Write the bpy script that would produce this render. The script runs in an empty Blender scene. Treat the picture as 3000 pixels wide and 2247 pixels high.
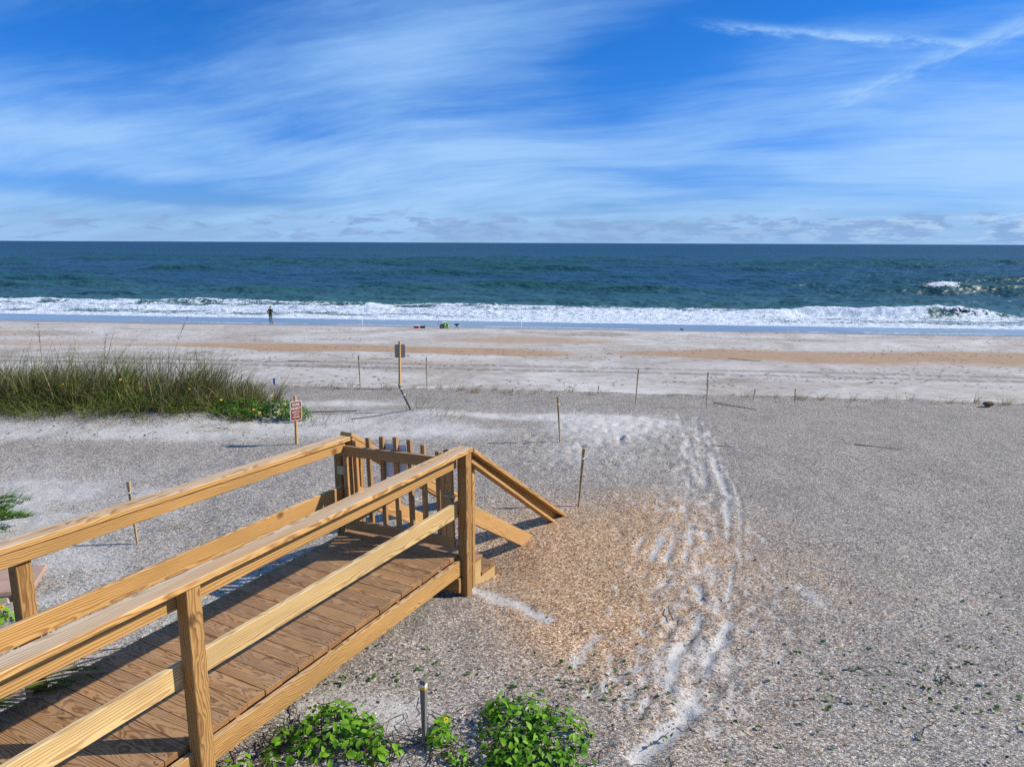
import bpy, bmesh, math, random
import numpy as np
from mathutils import Matrix, Vector

random.seed(11)
rng = np.random.default_rng(7)
R = math.radians
S = bpy.context.scene
COL = S.collection

# ------------------------------------------------------------------ camera
CAM_Z = 8.2
cam_d = bpy.data.cameras.new("camera"); cam = bpy.data.objects.new("camera", cam_d); COL.objects.link(cam)
cam_d.sensor_width = 36.0; cam_d.lens = 25.2; cam_d.clip_start = 0.1; cam_d.clip_end = 120000.0
cam.matrix_world = Matrix.Translation((0, 0, CAM_Z)) @ Matrix.Rotation(R(90 - 11.1), 4, 'X') @ Matrix.Rotation(R(0.23), 4, 'Z')
S.camera = cam

# ------------------------------------------------------------------ light
SUN_EL, SUN_AZ = 34.0, 86.0            # azimuth clockwise from +Y (the sea), so nearly straight from the right
sun_dir = Vector((math.sin(R(SUN_AZ)) * math.cos(R(SUN_EL)), math.cos(R(SUN_AZ)) * math.cos(R(SUN_EL)), math.sin(R(SUN_EL))))
sl = bpy.data.lights.new("sun", 'SUN'); sl.energy = 4.6; sl.angle = R(0.55); sl.color = (1.0, 0.935, 0.845)
so = bpy.data.objects.new("sun", sl); COL.objects.link(so)
so.rotation_euler = sun_dir.to_track_quat('Z', 'Y').to_euler()
S.view_settings.view_transform = 'Standard'; S.view_settings.look = 'None'
S.view_settings.gamma = 1.0; S.view_settings.exposure = 0.38
S.view_settings.use_curve_mapping = False
S.cycles.use_denoising = False; S.cycles.sample_clamp_direct = 1.5; S.cycles.sample_clamp_indirect = 3.0; S.cycles.max_bounces = 5; S.cycles.diffuse_bounces = 2; S.cycles.glossy_bounces = 2; S.cycles.transmission_bounces = 2

# ------------------------------------------------------------------ node helper
class NT:
    def __init__(s, tree):
        s.dim = '3D'; s.t = tree; s.n = tree.nodes; s.l = tree.links
    def new(s, typ, **kw):
        nd = s.n.new(typ)
        for k, v in kw.items(): setattr(nd, k, v)
        return nd
    def put(s, sock, v):
        if v is None: return
        if hasattr(v, 'is_output'): s.l.new(v, sock)
        else:
            if isinstance(v, (int, float)) and hasattr(sock.default_value, '__len__'):
                v = [v] * len(sock.default_value)
            sock.default_value = v
    def math(s, op, a, b=None, c=None, clamp=False):
        nd = s.new('ShaderNodeMath', operation=op, use_clamp=clamp)
        s.put(nd.inputs[0], a); s.put(nd.inputs[1], b); s.put(nd.inputs[2], c)
        return nd.outputs[0]
    def vmath(s, op, a, b=None):
        nd = s.new('ShaderNodeVectorMath', operation=op)
        s.put(nd.inputs[0], a); s.put(nd.inputs[1], b)
        return nd.outputs['Value'] if op in ('LENGTH', 'DOT_PRODUCT', 'DISTANCE') else nd.outputs[0]
    def xyz(s, x, y, z):
        nd = s.new('ShaderNodeCombineXYZ')
        s.put(nd.inputs[0], x); s.put(nd.inputs[1], y); s.put(nd.inputs[2], z)
        return nd.outputs[0]
    def sep(s, v):
        nd = s.new('ShaderNodeSeparateXYZ'); s.put(nd.inputs[0], v); return nd.outputs
    def noise(s, v, scale=1.0, detail=4.0, rough=0.55, dist=0.0, col=False):
        nd = s.new('ShaderNodeTexNoise', noise_dimensions=s.dim); s.put(nd.inputs['Vector'], v); s.put(nd.inputs['Scale'], scale)
        s.put(nd.inputs['Detail'], detail); s.put(nd.inputs['Roughness'], rough); s.put(nd.inputs['Distortion'], dist)
        return nd.outputs['Color'] if col else nd.outputs[0]
    def vor(s, v, scale, out='Color', feature='F1', rnd=1.0):
        nd = s.new('ShaderNodeTexVoronoi', feature=feature, voronoi_dimensions=s.dim); s.put(nd.inputs['Vector'], v); s.put(nd.inputs['Scale'], scale)
        s.put(nd.inputs['Randomness'], rnd)
        return nd.outputs[out]
    def ramp(s, f, stops, interp='LINEAR'):
        nd = s.new('ShaderNodeValToRGB'); nd.color_ramp.interpolation = interp
        el = nd.color_ramp.elements
        while len(el) < len(stops): el.new(0.5)
        for e, (p, c) in zip(el, stops):
            e.position = p; e.color = (*c, 1) if len(c) == 3 else c
        s.put(nd.inputs[0], f); return nd.outputs[0]
    def step(s, x, a, b):
        nd = s.new('ShaderNodeMapRange', interpolation_type='SMOOTHSTEP')
        s.put(nd.inputs[0], x); s.put(nd.inputs[1], a); s.put(nd.inputs[2], b)
        return nd.outputs[0]
    def mix(s, f, a, b, blend='MIX'):
        nd = s.new('ShaderNodeMix', data_type='RGBA', blend_type=blend)
        s.put(nd.inputs[0], f)
        for i, v in ((6, a), (7, b)):
            if isinstance(v, tuple) and len(v) == 3: v = (*v, 1)
            s.put(nd.inputs[i], v)
        return nd.outputs[2]
    def bump(s, h, strength=0.5, dist=0.01, normal=None):
        nd = s.new('ShaderNodeBump'); s.put(nd.inputs['Height'], h); s.put(nd.inputs['Strength'], strength)
        s.put(nd.inputs['Distance'], dist)
        if normal is not None: s.put(nd.inputs['Normal'], normal)
        return nd.outputs[0]

def material(name):
    m = bpy.data.materials.new(name); m.use_nodes = True
    N = NT(m.node_tree); b = N.n['Principled BSDF']
    return m, N, b

# ------------------------------------------------------------------ sky
W = bpy.data.worlds.new("World"); S.world = W; W.use_nodes = True
W.cycles.sampling_method = 'NONE'
N = NT(W.node_tree); N.n.clear(); N.dim = '2D'
sky = N.new('ShaderNodeTexSky', sky_type='NISHITA'); sky.sun_disc = False
sky.sun_elevation = R(SUN_EL); sky.sun_rotation = R(SUN_AZ)
sky.altitude = 0; sky.air_density = 1.0; sky.dust_density = 0.25; sky.ozone_density = 3.0
dirv = N.new('ShaderNodeTexCoord').outputs['Generated']
dx, dy, dz = N.sep(dirv)
az = N.math('MULTIPLY', N.math('ARCTAN2', dx, dy), 57.2958)
el = N.math('MULTIPLY', N.math('ARCSINE', dz), 57.2958)
hs = N.new('ShaderNodeHueSaturation'); N.put(hs.inputs['Saturation'], 1.25); N.put(hs.inputs['Value'], 1.0); N.put(hs.inputs['Color'], sky.outputs[0])
skyc = N.mix(1.0, hs.outputs[0], N.mix(N.step(el, 0.0, 16.0), (0.36, 0.64, 1.46), (0.25, 0.80, 1.46)), 'MULTIPLY')
# thin cirrus on a flat layer high up
h = N.math('ADD', N.math('MAXIMUM', dz, 0.0), 0.16)
px = N.math('DIVIDE', dx, h); py = N.math('DIVIDE', dy, h)
P2 = N.xyz(px, py, 0)
wv = N.noise(P2, 0.7, 2, 0.5, col=True)
wp = N.vmath('ADD', P2, N.vmath('MULTIPLY', N.vmath('SUBTRACT', wv, (0.5, 0.5, 0.5)), (0.38, 0.38, 0)))
def layer(rot, along, across, sc, det, ro):
    mp = N.new('ShaderNodeMapping', vector_type='TEXTURE'); N.put(mp.inputs[0], wp); mp.inputs['Rotation'].default_value = (0, 0, R(rot)); mp.inputs['Scale'].default_value = (along, across, 1)
    return N.noise(mp.outputs[0], sc, det, ro, 0.0)
c1 = layer(-26, 1.5, 0.70, 1.2, 6, 0.60)
c2 = layer(-18, 2.2, 0.34, 1.3, 5, 0.60)
c4 = layer(-22, 1.1, 0.085, 1.6, 4, 0.62)
c3 = N.noise(P2, 0.6, 3, 0.5)
cir = N.math('ADD', N.math('MULTIPLY', c1, 0.52), N.math('ADD', N.math('MULTIPLY', c2, 0.28), N.math('ADD', N.math('MULTIPLY', c4, 0.07), N.math('MULTIPLY', c3, 0.34))))
def blob(a0, e0, sa, se):
    u = N.math('DIVIDE', N.math('SUBTRACT', az, a0), sa); v = N.math('DIVIDE', N.math('SUBTRACT', el, e0), se)
    return N.math('EXPONENT', N.math('MULTIPLY', N.math('ADD', N.math('MULTIPLY', u, u), N.math('MULTIPLY', v, v)), -1.0))
# where the layer is open and where it is thick
for a0, e0, sa, se, k in ((10.5, 13.4, 8, 2.8, -0.22), (19, 15.8, 12, 1.8, -0.15), (-29, 3.6, 8, 0.7, -0.34), (-22, 2.9, 6, 0.45, -0.22), (-15, 7.6, 5, 0.7, -0.10), (-30, 14.5, 9, 2.8, -0.12), (6.4, 9.6, 4, 1.2, -0.08), (11.6, 4.6, 3, 0.5, -0.10), (13, 7.0, 9, 2.0, 0.06), (-22, 6.5, 14, 1.9, 0.08), (-1, 6.2, 10, 2.4, 0.07), (-8, 12, 8, 4, 0.06), (31, 8.0, 9, 2.6, 0.10), (27, 5.0, 12, 1.6, 0.06)):
    cir = N.math('ADD', cir, N.math('MULTIPLY', blob(a0, e0, sa, se), k))
low = N.math('SUBTRACT', 1.0, N.step(el, 1.0, 9.0))
cf = N.math('MULTIPLY', N.step(N.math('ADD', cir, N.math('MULTIPLY', low, 0.10)), 0.37, 0.93), 0.97)
# a broken vapour trail and the wider wisp it runs into
def streak(a0, e0, a1, e1, wid, sc):
    L = math.hypot(a1 - a0, e1 - e0); ux, uy = (a1 - a0) / L, (e1 - e0) / L
    ra, re = N.math('SUBTRACT', az, a0), N.math('SUBTRACT', el, e0)
    t = N.math('ADD', N.math('MULTIPLY', ra, ux), N.math('MULTIPLY', re, uy))
    d = N.math('ADD', N.math('MULTIPLY', ra, -uy), N.math('MULTIPLY', re, ux))
    nz = N.noise(N.xyz(N.math('MULTIPLY', t, 0.28), N.math('MULTIPLY', d, 0.9), sc), 1.0, 6, 0.65)
    d2 = N.math('ADD', d, N.math('MULTIPLY', N.math('SUBTRACT', nz, 0.5), 1.3 * wid + 0.5))
    g = N.math('EXPONENT', N.math('MULTIPLY', N.math('MULTIPLY', d2, d2), -1.0 / (wid * wid)))
    ends = N.math('MULTIPLY', N.step(t, -0.5, 0.35 * L), N.math('SUBTRACT', 1.0, N.step(t, L * 0.93, L * 1.05)))
    return N.math('MULTIPLY', N.math('MULTIPLY', g, ends), N.step(nz, 0.25, 0.7))
st = N.math('ADD', N.math('MULTIPLY', streak(12.0, 15.5, 30.5, 12.5, 0.30, 1.0), 0.95), N.math('MULTIPLY', streak(20, 8.6, 40, 15.6, 0.55, 4.0), 0.62))
cf = N.math('ADD', cf, st, clamp=True)
cirrus_col = N.mix(N.step(el, 2.0, 16.0), (4.1, 6.7, 10.2), (3.3, 5.9, 10.0))
c = N.mix(cf, skyc, cirrus_col)
# flat row of small fair-weather clouds standing far out at sea
q = N.xyz(N.math('MULTIPLY', az, 0.30), N.math('MULTIPLY', el, 1.25), 2.0)
lo = N.noise(q, 1.0, 6, 0.62, 0.3)
patch = N.noise(N.xyz(N.math('MULTIPLY', az, 0.055), 3.0, 5.0), 1.0, 2, 0.5)
top = N.math('ADD', 1.2, N.math('MULTIPLY', patch, 2.2))
band = N.math('MULTIPLY', N.step(el, -0.1, 0.25), N.math('SUBTRACT', 1.0, N.step(el, N.math('MULTIPLY', top, 0.55), N.math('ADD', top, 0.7))))
lf = N.math('MULTIPLY', N.step(N.math('ADD', N.math('ADD', lo, N.math('MULTIPLY', N.math('SUBTRACT', N.step(az, -18.0, 0.0), 0.8), 0.13)), N.math('MULTIPLY', band, 0.22)), 0.63, 0.74), band)
lit = N.step(N.noise(q, 1.6, 3, 0.6), 0.42, 0.66)
rgt = N.step(az, 5.0, 36.0)
lcol = N.mix(N.math('MULTIPLY', lit, N.math('ADD', 0.25, N.math('MULTIPLY', rgt, 0.75))), (2.3, 3.7, 6.5), (5.6, 7.3, 9.4))
c = N.mix(N.math('MULTIPLY', lf, 0.85), c, lcol)
hz = N.math('SUBTRACT', 1.0, N.step(el, -0.5, 3.0))
c = N.mix(N.math('MULTIPLY', hz, 0.58), c, (3.1, 5.2, 8.6))
bg = N.new('ShaderNodeBackground'); N.put(bg.inputs[0], c); bg.inputs[1].default_value = 0.075
N.l.new(bg.outputs[0], N.new('ShaderNodeOutputWorld').inputs[0])

# ------------------------------------------------------------------ object helpers
def tag(o, label=None, cat=None, group=None, kind=None):
    if label: o['label'] = label
    if cat: o['category'] = cat
    if group: o['group'] = group
    if kind: o['kind'] = kind
    return o
def link(name, me, mats=None, parent=None, loc=None, mat4=None):
    o = bpy.data.objects.new(name, me); COL.objects.link(o)
    if mats is not None and not len(me.materials):
        for m in (mats if isinstance(mats, (list, tuple)) else [mats]): me.materials.append(m)
    if parent: o.parent = parent
    if mat4 is not None: o.matrix_local = mat4
    elif loc is not None: o.location = loc
    return o
def empty(name, loc, rz=0, label=None, cat=None, group=None):
    o = bpy.data.objects.new(name, None); COL.objects.link(o)
    o.location = loc; o.rotation_euler = (0, 0, rz); o.empty_display_size = 0.1
    return tag(o, label, cat, group)
def mesh_np(name, V, F, mat_idx=None, smooth=False):
    me = bpy.data.meshes.new(name); V = np.asarray(V, np.float32); F = np.asarray(F, np.int32)
    k = F.shape[1]
    me.vertices.add(len(V)); me.vertices.foreach_set('co', V.ravel())
    me.loops.add(F.size); me.loops.foreach_set('vertex_index', F.ravel())
    me.polygons.add(len(F)); me.polygons.foreach_set('loop_start', np.arange(0, F.size, k, dtype=np.int32))
    if mat_idx is not None: me.polygons.foreach_set('material_index', np.asarray(mat_idx, np.int32))
    me.polygons.foreach_set('use_smooth', np.full(len(F), smooth))
    me.update(calc_edges=True); me.validate()
    return me
def add_attr(me, name, arr):
    a = me.attributes.new(name, 'FLOAT_COLOR', 'POINT')
    a.data.foreach_set('color', np.asarray(arr, np.float32).ravel())
def bm_mesh(name, bm, smooth=False):
    bmesh.ops.recalc_face_normals(bm, faces=bm.faces)
    me = bpy.data.meshes.new(name); bm.to_mesh(me); bm.free()
    if smooth:
        for p in me.polygons: p.use_smooth = True
    return me
_boxes = {}
def box_mesh(l, w, h, bev=0.004, key=''):
    k = (round(l, 4), round(w, 4), round(h, 4), bev, key)
    if k in _boxes: return _boxes[k]
    bm = bmesh.new(); bmesh.ops.create_cube(bm, size=1.0)
    for v in bm.verts: v.co = Vector((v.co.x * l, v.co.y * w, v.co.z * h))
    if bev: bmesh.ops.bevel(bm, geom=bm.edges[:], offset=bev, segments=1, affect='EDGES')
    _boxes[k] = bm_mesh('piece', bm); return _boxes[k]
def frame(p0, p1, up=(0, 0, 1)):
    p0, p1 = Vector(p0), Vector(p1); x = (p1 - p0).normalized(); up = Vector(up)
    y = up.cross(x)
    if y.length < 1e-4: y = Vector((0, 1, 0)).cross(x)
    y.normalize(); z = x.cross(y)
    m = Matrix((x, y, z)).transposed().to_4x4(); m.translation = (p0 + p1) / 2
    return m, (p1 - p0).length
def beam(name, parent, p0, p1, w, h, mat, up=(0, 0, 1), bev=0.004):
    """a sawn timber from p0 to p1; w across, h along 'up'"""
    m, L = frame(p0, p1, up)
    key = mat.name
    return link(name, box_mesh(L, w, h, bev, key), mat, parent, mat4=m)
def tube_bm(bm, pts, rad, n=8, cap=True):
    pts = [Vector(p) for p in pts]
    if not isinstance(rad, (list, tuple)): rad = [rad] * len(pts)
    rings = []
    for i, p in enumerate(pts):
        t = (pts[min(i + 1, len(pts) - 1)] - pts[max(i - 1, 0)]).normalized()
        a = t.cross(Vector((0, 0, 1)) if abs(t.z) < 0.9 else Vector((1, 0, 0))).normalized(); b = t.cross(a)
        rings.append([bm.verts.new(p + (a * math.cos(6.28319 * k / n) + b * math.sin(6.28319 * k / n)) * rad[i]) for k in range(n)])
    for A, B in zip(rings, rings[1:]):
        for k in range(n): bm.faces.new((A[k], A[(k + 1) % n], B[(k + 1) % n], B[k]))
    if cap:
        bm.faces.new(rings[0]); bm.faces.new(rings[-1])
def tube(name, parent, pts, rad, mat, n=8, smooth=True):
    bm = bmesh.new(); tube_bm(bm, pts, rad, n); return link(name, bm_mesh(name, bm, smooth), mat, parent)
def prism(name, parent, outline, depth, mat, mat4=None, bev=0.0):
    """extrude a 2D outline (local x,z) by depth along local y, centred"""
    bm = bmesh.new()
    a = [bm.verts.new((x, -depth / 2, z)) for x, z in outline]; b = [bm.verts.new((x, depth / 2, z)) for x, z in outline]
    n = len(outline); bm.faces.new(a); bm.faces.new(b[::-1])
    for i in range(n): bm.faces.new((a[i], b[i], b[(i + 1) % n], a[(i + 1) % n]))
    if bev: bmesh.ops.bevel(bm, geom=bm.edges[:], offset=bev, segments=1, affect='EDGES')
    return link(name, bm_mesh(name, bm), mat, parent, mat4=mat4)
def rrect(w, h, r, n=5):
    out = []
    for cx, cz, a0 in ((w / 2 - r, h / 2 - r, 0), (-w / 2 + r, h / 2 - r, 90), (-w / 2 + r, -h / 2 + r, 180), (w / 2 - r, -h / 2 + r, 270)):
        for i in range(n + 1):
            a = R(a0 + 90 * i / n); out.append((cx + r * math.cos(a), cz + r * math.sin(a)))
    return out

# ------------------------------------------------------------------ numpy noise
_T = np.random.default_rng(99).random((512, 512)).astype(np.float32)
def vnoise(x, y, s=0):
    i = np.floor(x).astype(np.int32); j = np.floor(y).astype(np.int32); fx = x - i; fy = y - j
    fx = fx * fx * (3 - 2 * fx); fy = fy * fy * (3 - 2 * fy)
    i += s * 37; j += s * 91; i0 = i & 511; i1 = (i + 1) & 511; j0 = j & 511; j1 = (j + 1) & 511
    a = _T[i0, j0]; a = a + (_T[i1, j0] - a) * fx; c_ = _T[i0, j1]; c_ = c_ + (_T[i1, j1] - c_) * fx
    return a + (c_ - a) * fy
def fbm(x, y, s=0, o=4, g=0.5):
    x = np.asarray(x, float); y = np.asarray(y, float)
    v = np.zeros(np.broadcast(x, y).shape); a = 1.0; tot = 0
    for k in range(o):
        v += a * vnoise(x * 2 ** k + 17.3 * k, y * 2 ** k - 9.1 * k, s + k); tot += a; a *= g
    return v / tot
def sst(x, a, b):
    t = np.clip((x - a) / (b - a), 0, 1); return t * t * (3 - 2 * t)

# ------------------------------------------------------------------ ground
def crest_y(x): return 16.5 - 0.14 * x + 0.5 * (fbm(x * 0.25, 3.3, 5, 3) - 0.5)
def base_z(x, y):
    x = np.asarray(x, float); y = np.asarray(y, float)
    d = crest_y(x) - y
    plateau = 5.02 - 0.27 * sst(-d, -6.0, 0.0) + 0.006 * x
    plateau = plateau + 0.10 * (fbm(x * 0.22, y * 0.22, 1, 3) - 0.5) * sst(y, 5, 9)
    plateau = plateau + 0.22 * np.exp(-((y - 13.6 - 0.05 * x) / 1.3) ** 2) * sst(-x, 4.0, 6.0)          # hummock under the sea oats
    plateau = plateau + 0.09 * np.exp(-((y - 13.2) ** 2 + (x + 1.6) ** 2) / 0.6)
    plateau = plateau - 0.13 * np.exp(-(((x + 0.22) / 0.42) ** 2 + ((y - 6.72) / 0.5) ** 2))
    scarp = plateau + 0.05 - 0.36 * np.maximum(-d, 0)
    w = y + 0.10 * x
    beach = 2.0 - 0.0475 * (w - 30) + 0.13 * np.exp(-((w - 47.0) / 3.0) ** 2) - 0.10 * np.exp(-((w - 51.5) / 4.0) ** 2)
    beach = beach + 0.10 * (fbm(x * 0.05, y * 0.14, 9, 3) - 0.5) * sst(w, 26, 34) * (1 - sst(w, 60, 68))
    k = 0.35
    hh = np.clip(0.5 + 0.5 * (scarp - beach) / k, 0, 1)
    z = beach * (1 - hh) + scarp * hh + k * hh * (1 - hh)
    return np.where(d > 0, np.maximum(plateau, z), z)
def gz(x, y): return float(base_z(np.array([x]), np.array([y]))[0])

PATHS = [
    ([(0.82, 3.92), (0.91, 4.02), (1.07, 4.19), (1.26, 4.41), (1.38, 4.57)], 0.085, 1.1, 0.02),
    ([(1.13, 4.59), (1.2, 4.87), (1.27, 5.07), (1.41, 5.27), (1.52, 5.46), (1.62, 5.63)], 0.05, 0.95, 0.018),
    ([(1.67, 5.88), (1.73, 6.12), (1.84, 6.41), (1.85, 6.54)], 0.045, 0.95, 0.02),
    ([(1.43, 4.77), (1.49, 4.96), (1.67, 5.24), (1.83, 5.5)], 0.05, 0.95, 0.015),
    ([(1.42, 6.77), (1.54, 7.02), (1.66, 7.29)], 0.05, 0.8, 0.012),
    ([(1.2, 6.63), (1.3, 6.97), (1.43, 7.29)], 0.035, 0.7, 0.015),
    ([(1.69, 6.54), (1.75, 6.73), (1.92, 7.13), (2.01, 7.58)], 0.035, 0.8, 0.012),
    ([(1.88, 6.2), (1.96, 6.45)], 0.03, 0.8, 0.02),
    ([(2.33, 7.24), (2.41, 7.53), (2.6, 8.23), (2.73, 8.51)], 0.035, 0.95, 0.012),
    ([(2.21, 6.41), (2.53, 7.47), (2.8, 8.37), (2.89, 8.9), (3.0, 9.96), (3.28, 11.17), (3.43, 12.39), (3.56, 13.52)], 0.022, 0.75, 0.012),
    ([(1.93, 5.89), (2.08, 6.28), (2.21, 6.64)], 0.025, 0.8, 0.01),
    ([(2.72, 8.58), (2.76, 8.89), (2.84, 9.58), (3.04, 10.59), (3.28, 11.68)], 0.05, 0.95, 0.014),
    ([(2.37, 9.05), (2.53, 9.95), (2.79, 11.16), (3.02, 12.38), (3.24, 13.69)], 0.028, 0.8, 0.02),
    ([(2.51, 9.31), (2.67, 10.26), (2.94, 11.54)], 0.03, 0.8, 0.015),
    ([(2.51, 8.89), (2.84, 10.26), (3.21, 11.95), (3.44, 13.17)], 0.05, 0.6, 0.012),
    ([(1.96, 8.02), (2.21, 9.05)], 0.03, 0.6, 0.008),
    ([(0.78, 4.76), (0.88, 4.82), (0.95, 4.87)], 0.06, 0.8, 0.01),
    ([(0.81, 4.54), (0.86, 4.62)], 0.05, 0.75, 0.02),
    ([(1.14, 4.98), (1.05, 4.82), (0.97, 4.69)], 0.05, 0.6, 0.01),
    ([(2.03, 7.38), (2.13, 7.44), (2.1, 7.24)], 0.04, 0.85, 0.015),
    ([(1.56, 6.73), (1.67, 7.02), (1.75, 7.24)], 0.04, 0.75, 0.012),
    ([(1.55, 5.24), (1.4, 4.98), (1.3, 4.82)], 0.04, 0.55, 0.01),
    ([(0.47, 4.92), (0.62, 5.21), (0.71, 5.33)], 0.06, 0.55, 0.006),
    ([(1.27, 5.24), (1.17, 5.09)], 0.03, 0.6, 0.01),
    ([(1.3, 4.12), (1.37, 4.26)], 0.05, 0.6, 0.006),
    ([(1.55, 4.69), (1.59, 4.8)], 0.05, 0.6, 0.006),
    ([(2.69, 6.16), (2.74, 5.78), (2.68, 5.89)], 0.1, 0.5, 0.004),
    ([(-0.42, 6.28), (-0.1, 5.98), (0.15, 5.75), (0.3, 5.55)], 0.06, 0.9, 0.004),
    ([(-0.40, 6.2), (-0.05, 5.85)], 0.05, 0.75, 0.004),
]
def poly_dist(x, y, pts):
    best = np.full(x.shape, 1e9)
    for (ax, ay), (bx, by) in zip(pts, pts[1:]):
        dx_, dy_ = bx - ax, by - ay; L2 = dx_ * dx_ + dy_ * dy_
        t = np.clip(((x - ax) * dx_ + (y - ay) * dy_) / L2, 0, 1)
        best = np.minimum(best, np.hypot(x - ax - t * dx_, y - ay - t * dy_))
    return best

# fan of rows that get wider and farther apart with distance; coarse behind the viewpoint
rows_y = np.concatenate([np.linspace(-40, 1.2, 14), 1.8 * np.exp(np.arange(0, 664) * 0.006)])
nc = 720
t = np.linspace(-1, 1, nc); s_ = 1.42 * (0.55 * t + 0.45 * t ** 3)
Yg = np.repeat(rows_y[:, None], nc, 1); Xg = s_[None, :] * (np.abs(Yg) + 8.0)
Xg = Xg - 0.6 * (Yg < 30)
Zg = base_z(Xg, Yg)
x, y = Xg, Yg; wv_ = y + 0.10 * x; dcr = crest_y(x) - y
dune = sst(dcr, -0.7, 0.15)
# shell hash relief
near = (y > 1.5) & (y < 24)
lump = (fbm(x * 1.6, y * 1.6, 21, 4) - 0.5) * 0.05 + (fbm(x * 7, y * 7, 22, 3) - 0.5) * 0.020
Zg = Zg + lump * sst(y, 1, 2.5) * (1 - sst(y, 20, 26))
# masks
white = np.zeros_like(x); orange = np.zeros_like(x); rut = np.zeros_like(x)
brk = fbm(x * 5.0, y * 3.0, 31, 4); brk2 = fbm(x * 9, y * 5, 32, 3)
xw = x + 0.06 * (fbm(x * 1.3, y * 1.3, 41, 3) - 0.5) + 0.05 * (fbm(x * 6, y * 6, 42, 3) - 0.5)
for pts, hw, st_, dep in PATHS:
    d = poly_dist(xw, y, pts)
    hw2 = hw * (0.55 + 0.9 * brk2); prof = np.exp(-(d / hw2) ** 2)
    white = np.maximum(white, st_ * prof * sst(brk, 0.22, 0.48) * 1.25)
    Zg = Zg - dep * prof * sst(brk, 0.25, 0.5) + 0.5 * dep * np.exp(-((d - 1.9 * hw) / (0.7 * hw)) ** 2)
def gauss(cx, cy, sx, sy, rot=0):
    c_, s2 = math.cos(rot), math.sin(rot); u = (x - cx) * c_ + (y - cy) * s2; v = -(x - cx) * s2 + (y - cy) * c_
    return np.exp(-(u / sx) ** 2 - (v / sy) ** 2)
n1 = fbm(x * 0.8, y * 0.8, 51, 4); n2 = fbm(x * 2.2, y * 2.2, 52, 4)
soft = 1.5 * gauss(2.0, 12.4, 1.0, 0.9) + 0.55 * gauss(1.4, 13.4, 1.3, 0.5) + 0.55 * gauss(1.3, 10.6, 1.4, 1.6) + 0.9 * gauss(-0.6, 13.2, 2.2, 0.38, -0.08)
soft = soft + 0.95 * gauss(-3.6, 12.6, 2.4, 0.9) + 0.95 * gauss(-3.4, 14.6, 2.0, 0.55) + 0.7 * gauss(-1.3, 11.7, 1.3, 0.6) + 0.45 * gauss(-5.6, 7.6, 1.5, 1.2) + 0.5 * gauss(-3.3, 6.0, 1.6, 0.9)
soft = soft + 0.8 * gauss(-1.05, 4.35, 0.5, 0.3) + 0.35 * gauss(-0.3, 4.3, 1.2, 0.5) + 0.4 * gauss(-7.0, 9.0, 2.5, 1.5) + 0.35 * gauss(4.2, 4.0, 0.8, 0.5)
soft = soft + 0.9 * gauss(-9, 11.6, 6, 0.55) + 0.34 * gauss(-4.6, 7.6, 3.2, 3.4)
white = np.maximum(white, soft * (0.30 + 1.25 * n2))
white = white * dune
orange = 0.95 * gauss(0.55, 6.9, 1.05, 1.6, 0.25) + 0.16 * gauss(2.8, 7.2, 1.6, 1.4) + 0.75 * gauss(1.65, 7.6, 0.7, 1.2) + 0.75 * gauss(0.9, 5.3, 0.9, 0.7) + 0.24 * gauss(2.6, 6.1, 1.2, 1.0) + 0.35 * gauss(1.0, 4.2, 1.0, 0.6) + 0.35 * gauss(-8.2, 9.6, 1.6, 0.5) + 0.3 * gauss(-5.6, 8.6, 0.9, 0.4)
orange = orange * (0.55 + 0.9 * n1) * dune * (1 - 0.6 * np.clip(white, 0, 1))
# trodden footprints
fp = []
for _ in range(230):
    k = random.random()
    if k < 0.5: cx, cy = random.gauss(1.9, 0.75), random.gauss(12.3, 1.0)
    elif k < 0.72: cx, cy = random.gauss(1.2, 0.7), random.gauss(10.3, 0.9)
    else:
        tt = random.random(); cx, cy = 1.35 + 1.2 * tt + random.gauss(0, 0.33), 4.4 + 7.5 * tt
    fp.append((cx, cy))
sub = np.where((rows_y > 3.4) & (rows_y < 16))[0]; r0, r1 = sub[0], sub[-1] + 1
for cx, cy in fp:
    i0 = max(r0, int(np.searchsorted(rows_y, cy - 0.4))); i1 = min(r1, int(np.searchsorted(rows_y, cy + 0.4)))
    if i1 <= i0: continue
    xs, ys = x[i0:i1], y[i0:i1]; a = random.gauss(1.4, 0.5); L, wd = 0.13, 0.055
    u = (xs - cx) * math.cos(a) + (ys - cy) * math.sin(a); v = -(xs - cx) * math.sin(a) + (ys - cy) * math.cos(a)
    r2 = (u / L) ** 2 + (v / wd) ** 2; dd = random.uniform(0.010, 0.020) * (1.0 if cy > 9.5 else 0.45)
    Zg[i0:i1] += -dd * np.exp(-r2 ** 1.6) + 0.45 * dd * np.exp(-(np.sqrt(r2) - 1.55) ** 2 / 0.12)
    white[i0:i1] = np.maximum(white[i0:i1], 0.42 * np.exp(-r2))
cor = [(1.15, 4.3), (1.55, 5.4), (1.75, 6.6), (2.2, 8.6), (2.75, 11.0), (2.8, 13.4)]
dco = poly_dist(x, y, cor); white = np.maximum(white, 0.30 * np.exp(-(dco / 0.42) ** 2) * dune * (0.4 + 1.2 * n2))
r12 = random.Random(31)
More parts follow.
